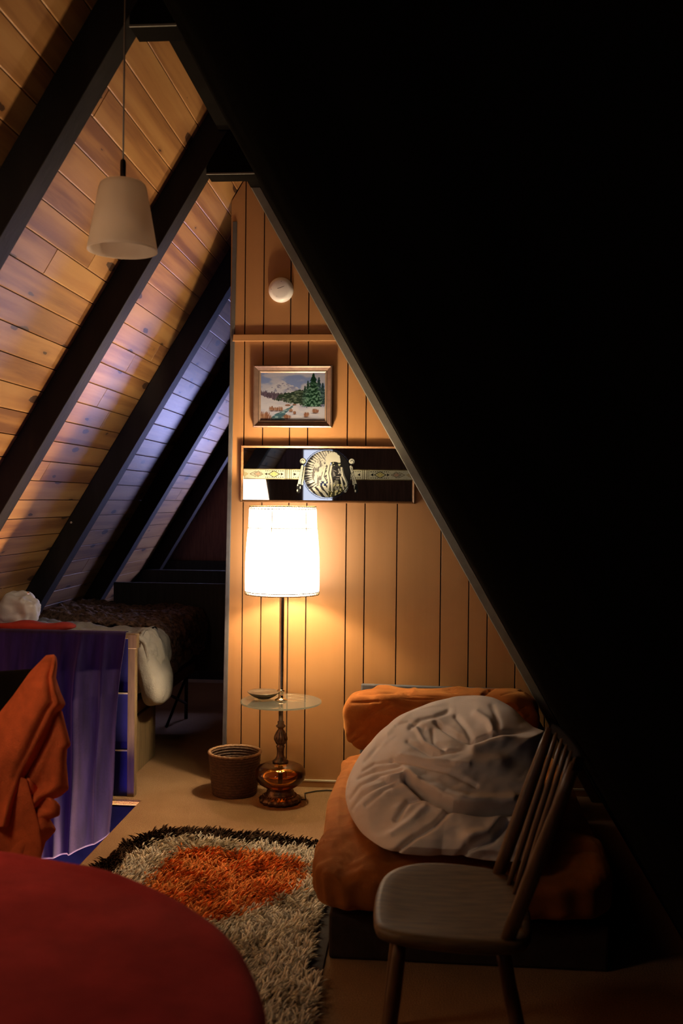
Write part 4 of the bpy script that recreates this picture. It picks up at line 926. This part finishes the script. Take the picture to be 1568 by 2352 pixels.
# white duvet on the bed, falling over the near right corner
def drape(x0,x1,y0,y1,ztop,hang,nx,ny,fn,mat,name,lab,cat,rollx=.05,solid=.02,extra=None):
    P=np.zeros((nx,ny,3))
    A=np.linspace(0,1,nx); B=np.linspace(0,1,ny); LX_=x1-x0; tot=LX_+hang
    for i,a in enumerate(A):
        for j,b_ in enumerate(B):
            y=y0+(y1-y0)*b_; hh=fn(a,b_)
            s=a*(LX_+hh['hang'])
            if s<LX_-rollx: x_=x0+s; z_=ztop; nrm=(0,1)
            elif s<LX_-rollx+rollx*PI/2:
                q=(s-(LX_-rollx))/rollx; x_=x1-rollx+rollx*math.sin(q); z_=ztop-rollx*(1-math.cos(q)); nrm=(math.sin(q),math.cos(q))
            else:
                x_=x1; z_=ztop-rollx-(s-(LX_-rollx)-rollx*PI/2); nrm=(1,0)
            P[i,j]=(x_+nrm[0]*hh['d'],y,z_+nrm[1]*hh['d'])
    mb=MB(); mb.grid(P)
    if extra: b0=len(mb.v); mb.v+=extra.v; mb.pc+=extra.pc; mb.f+=[tuple(i+b0 for i in f) for f in extra.f]; mb.m+=extra.m
    o=mb.build(name,mat,smooth=True,solid=solid); tag(o,lab,cat); return o
def fd(a,b_):
    x_=a*8; y_=b_*6
    return dict(hang=.24+.02*math.sin(b_*9)-.02*b_,d=float(.018*fbm(x_,y_,1.)+.010*fbm(x_*2.5,y_*2.5,4.)+.030*math.exp(-((b_-.35)/.25)**2)*a**2+.06*max(0,.35-a)))
def flobe(P,D):
    P=P.copy(); n=.010*fbm(P[...,1]*8,P[...,2]*6,P[...,0]*9,3); P+=D*n[...,None]; P[...,0]+=.020*sm(.62,.42,P[...,2])-.055*sm(.48,.76,P[...,2]); P[...,2]-=.05*sm(.50,.76,P[...,2])*sm(-1.50,-1.42,P[...,0]); P[...,0]=np.maximum(P[...,0],-1.480); return P
lobe=rbox((-1.448,5.245,.555),(.105,.34,.39),(80,50),(.6,.45),flobe)
drape(-2.26,-1.44,5.075,5.52,.715,.33,80,60,fd,M['duvet2'],'bed_duvet','cream duvet spilling over the near corner of the bed','duvet',.07,.022,lobe)
def fb(a,b_):
    x_=a*14; y_=b_*16
    return dict(hang=.22-.06*b_+.05*math.sin(b_*11),d=float(.016*fbm(x_*1.5,y_*1.5,2.,4)+.012*fbm(a*5,b_*5,5.)+.045*max(0,.42-a)*1.2+.03*math.sin(PI*b_)*.5))
drape(-2.25,-1.455,5.54,6.50,.73,.22,140,140,fb,M['furry'],'fleece_blanket','dark brown fleecy blanket spread over the bed','blanket',.09,.016)
def fpil(P,D):
    P=P.copy(); n=.020*fbm(P[...,0]*13,P[...,1]*13,P[...,2]*13,3); P+=D*n[...,None]; return P
pc_=at(48,1425,5.16)
mb=rbox((pc_.x-.03,pc_.y+.02,.85),(.26,.15,.16),(80,50),(.7,.7),fpil); tag(mb.build('pillow',M['duvet'],smooth=True),'crumpled white pillow at the left end of the bed','pillow')
def frd(P,D):
    P=P.copy(); P[...,2]+=.010*vn(P[...,0]*9,P[...,1]*9); return P
mb=rbox((-1.97,4.855,.800),(.46,.10,.05),(60,30),(.7,.8),frd); tag(mb.build('red_throw',M['redcloth'],smooth=True),'folded red throw lying along the top of the railing','throw')
# ------------------------------------------------------------------ camera, world, view
cam=bpy.data.cameras.new('camera'); co_=bpy.data.objects.new('camera',cam); COL.objects.link(co_)
cam.sensor_fit='AUTO'; cam.sensor_width=36; cam.lens=FPX/2352*36; cam.clip_start=.01
co_.matrix_world=Matrix(((RT.x,UP.x,-FW.x,0),(RT.y,UP.y,-FW.y,0),(RT.z,UP.z,-FW.z,EYE),(0,0,0,1)))
cam.dof.use_dof=True; cam.dof.focus_distance=4.75; cam.dof.aperture_fstop=3.6
SC.camera=co_
w=bpy.data.worlds.new('world'); SC.world=w; w.use_nodes=True; w.node_tree.nodes['Background'].inputs[0].default_value=(.02,.025,.05,1); w.node_tree.nodes['Background'].inputs[1].default_value=.1
SC.view_settings.view_transform='Standard'; SC.view_settings.look='None'; SC.view_settings.gamma=1; SC.view_settings.exposure=0; SC.view_settings.use_curve_mapping=False
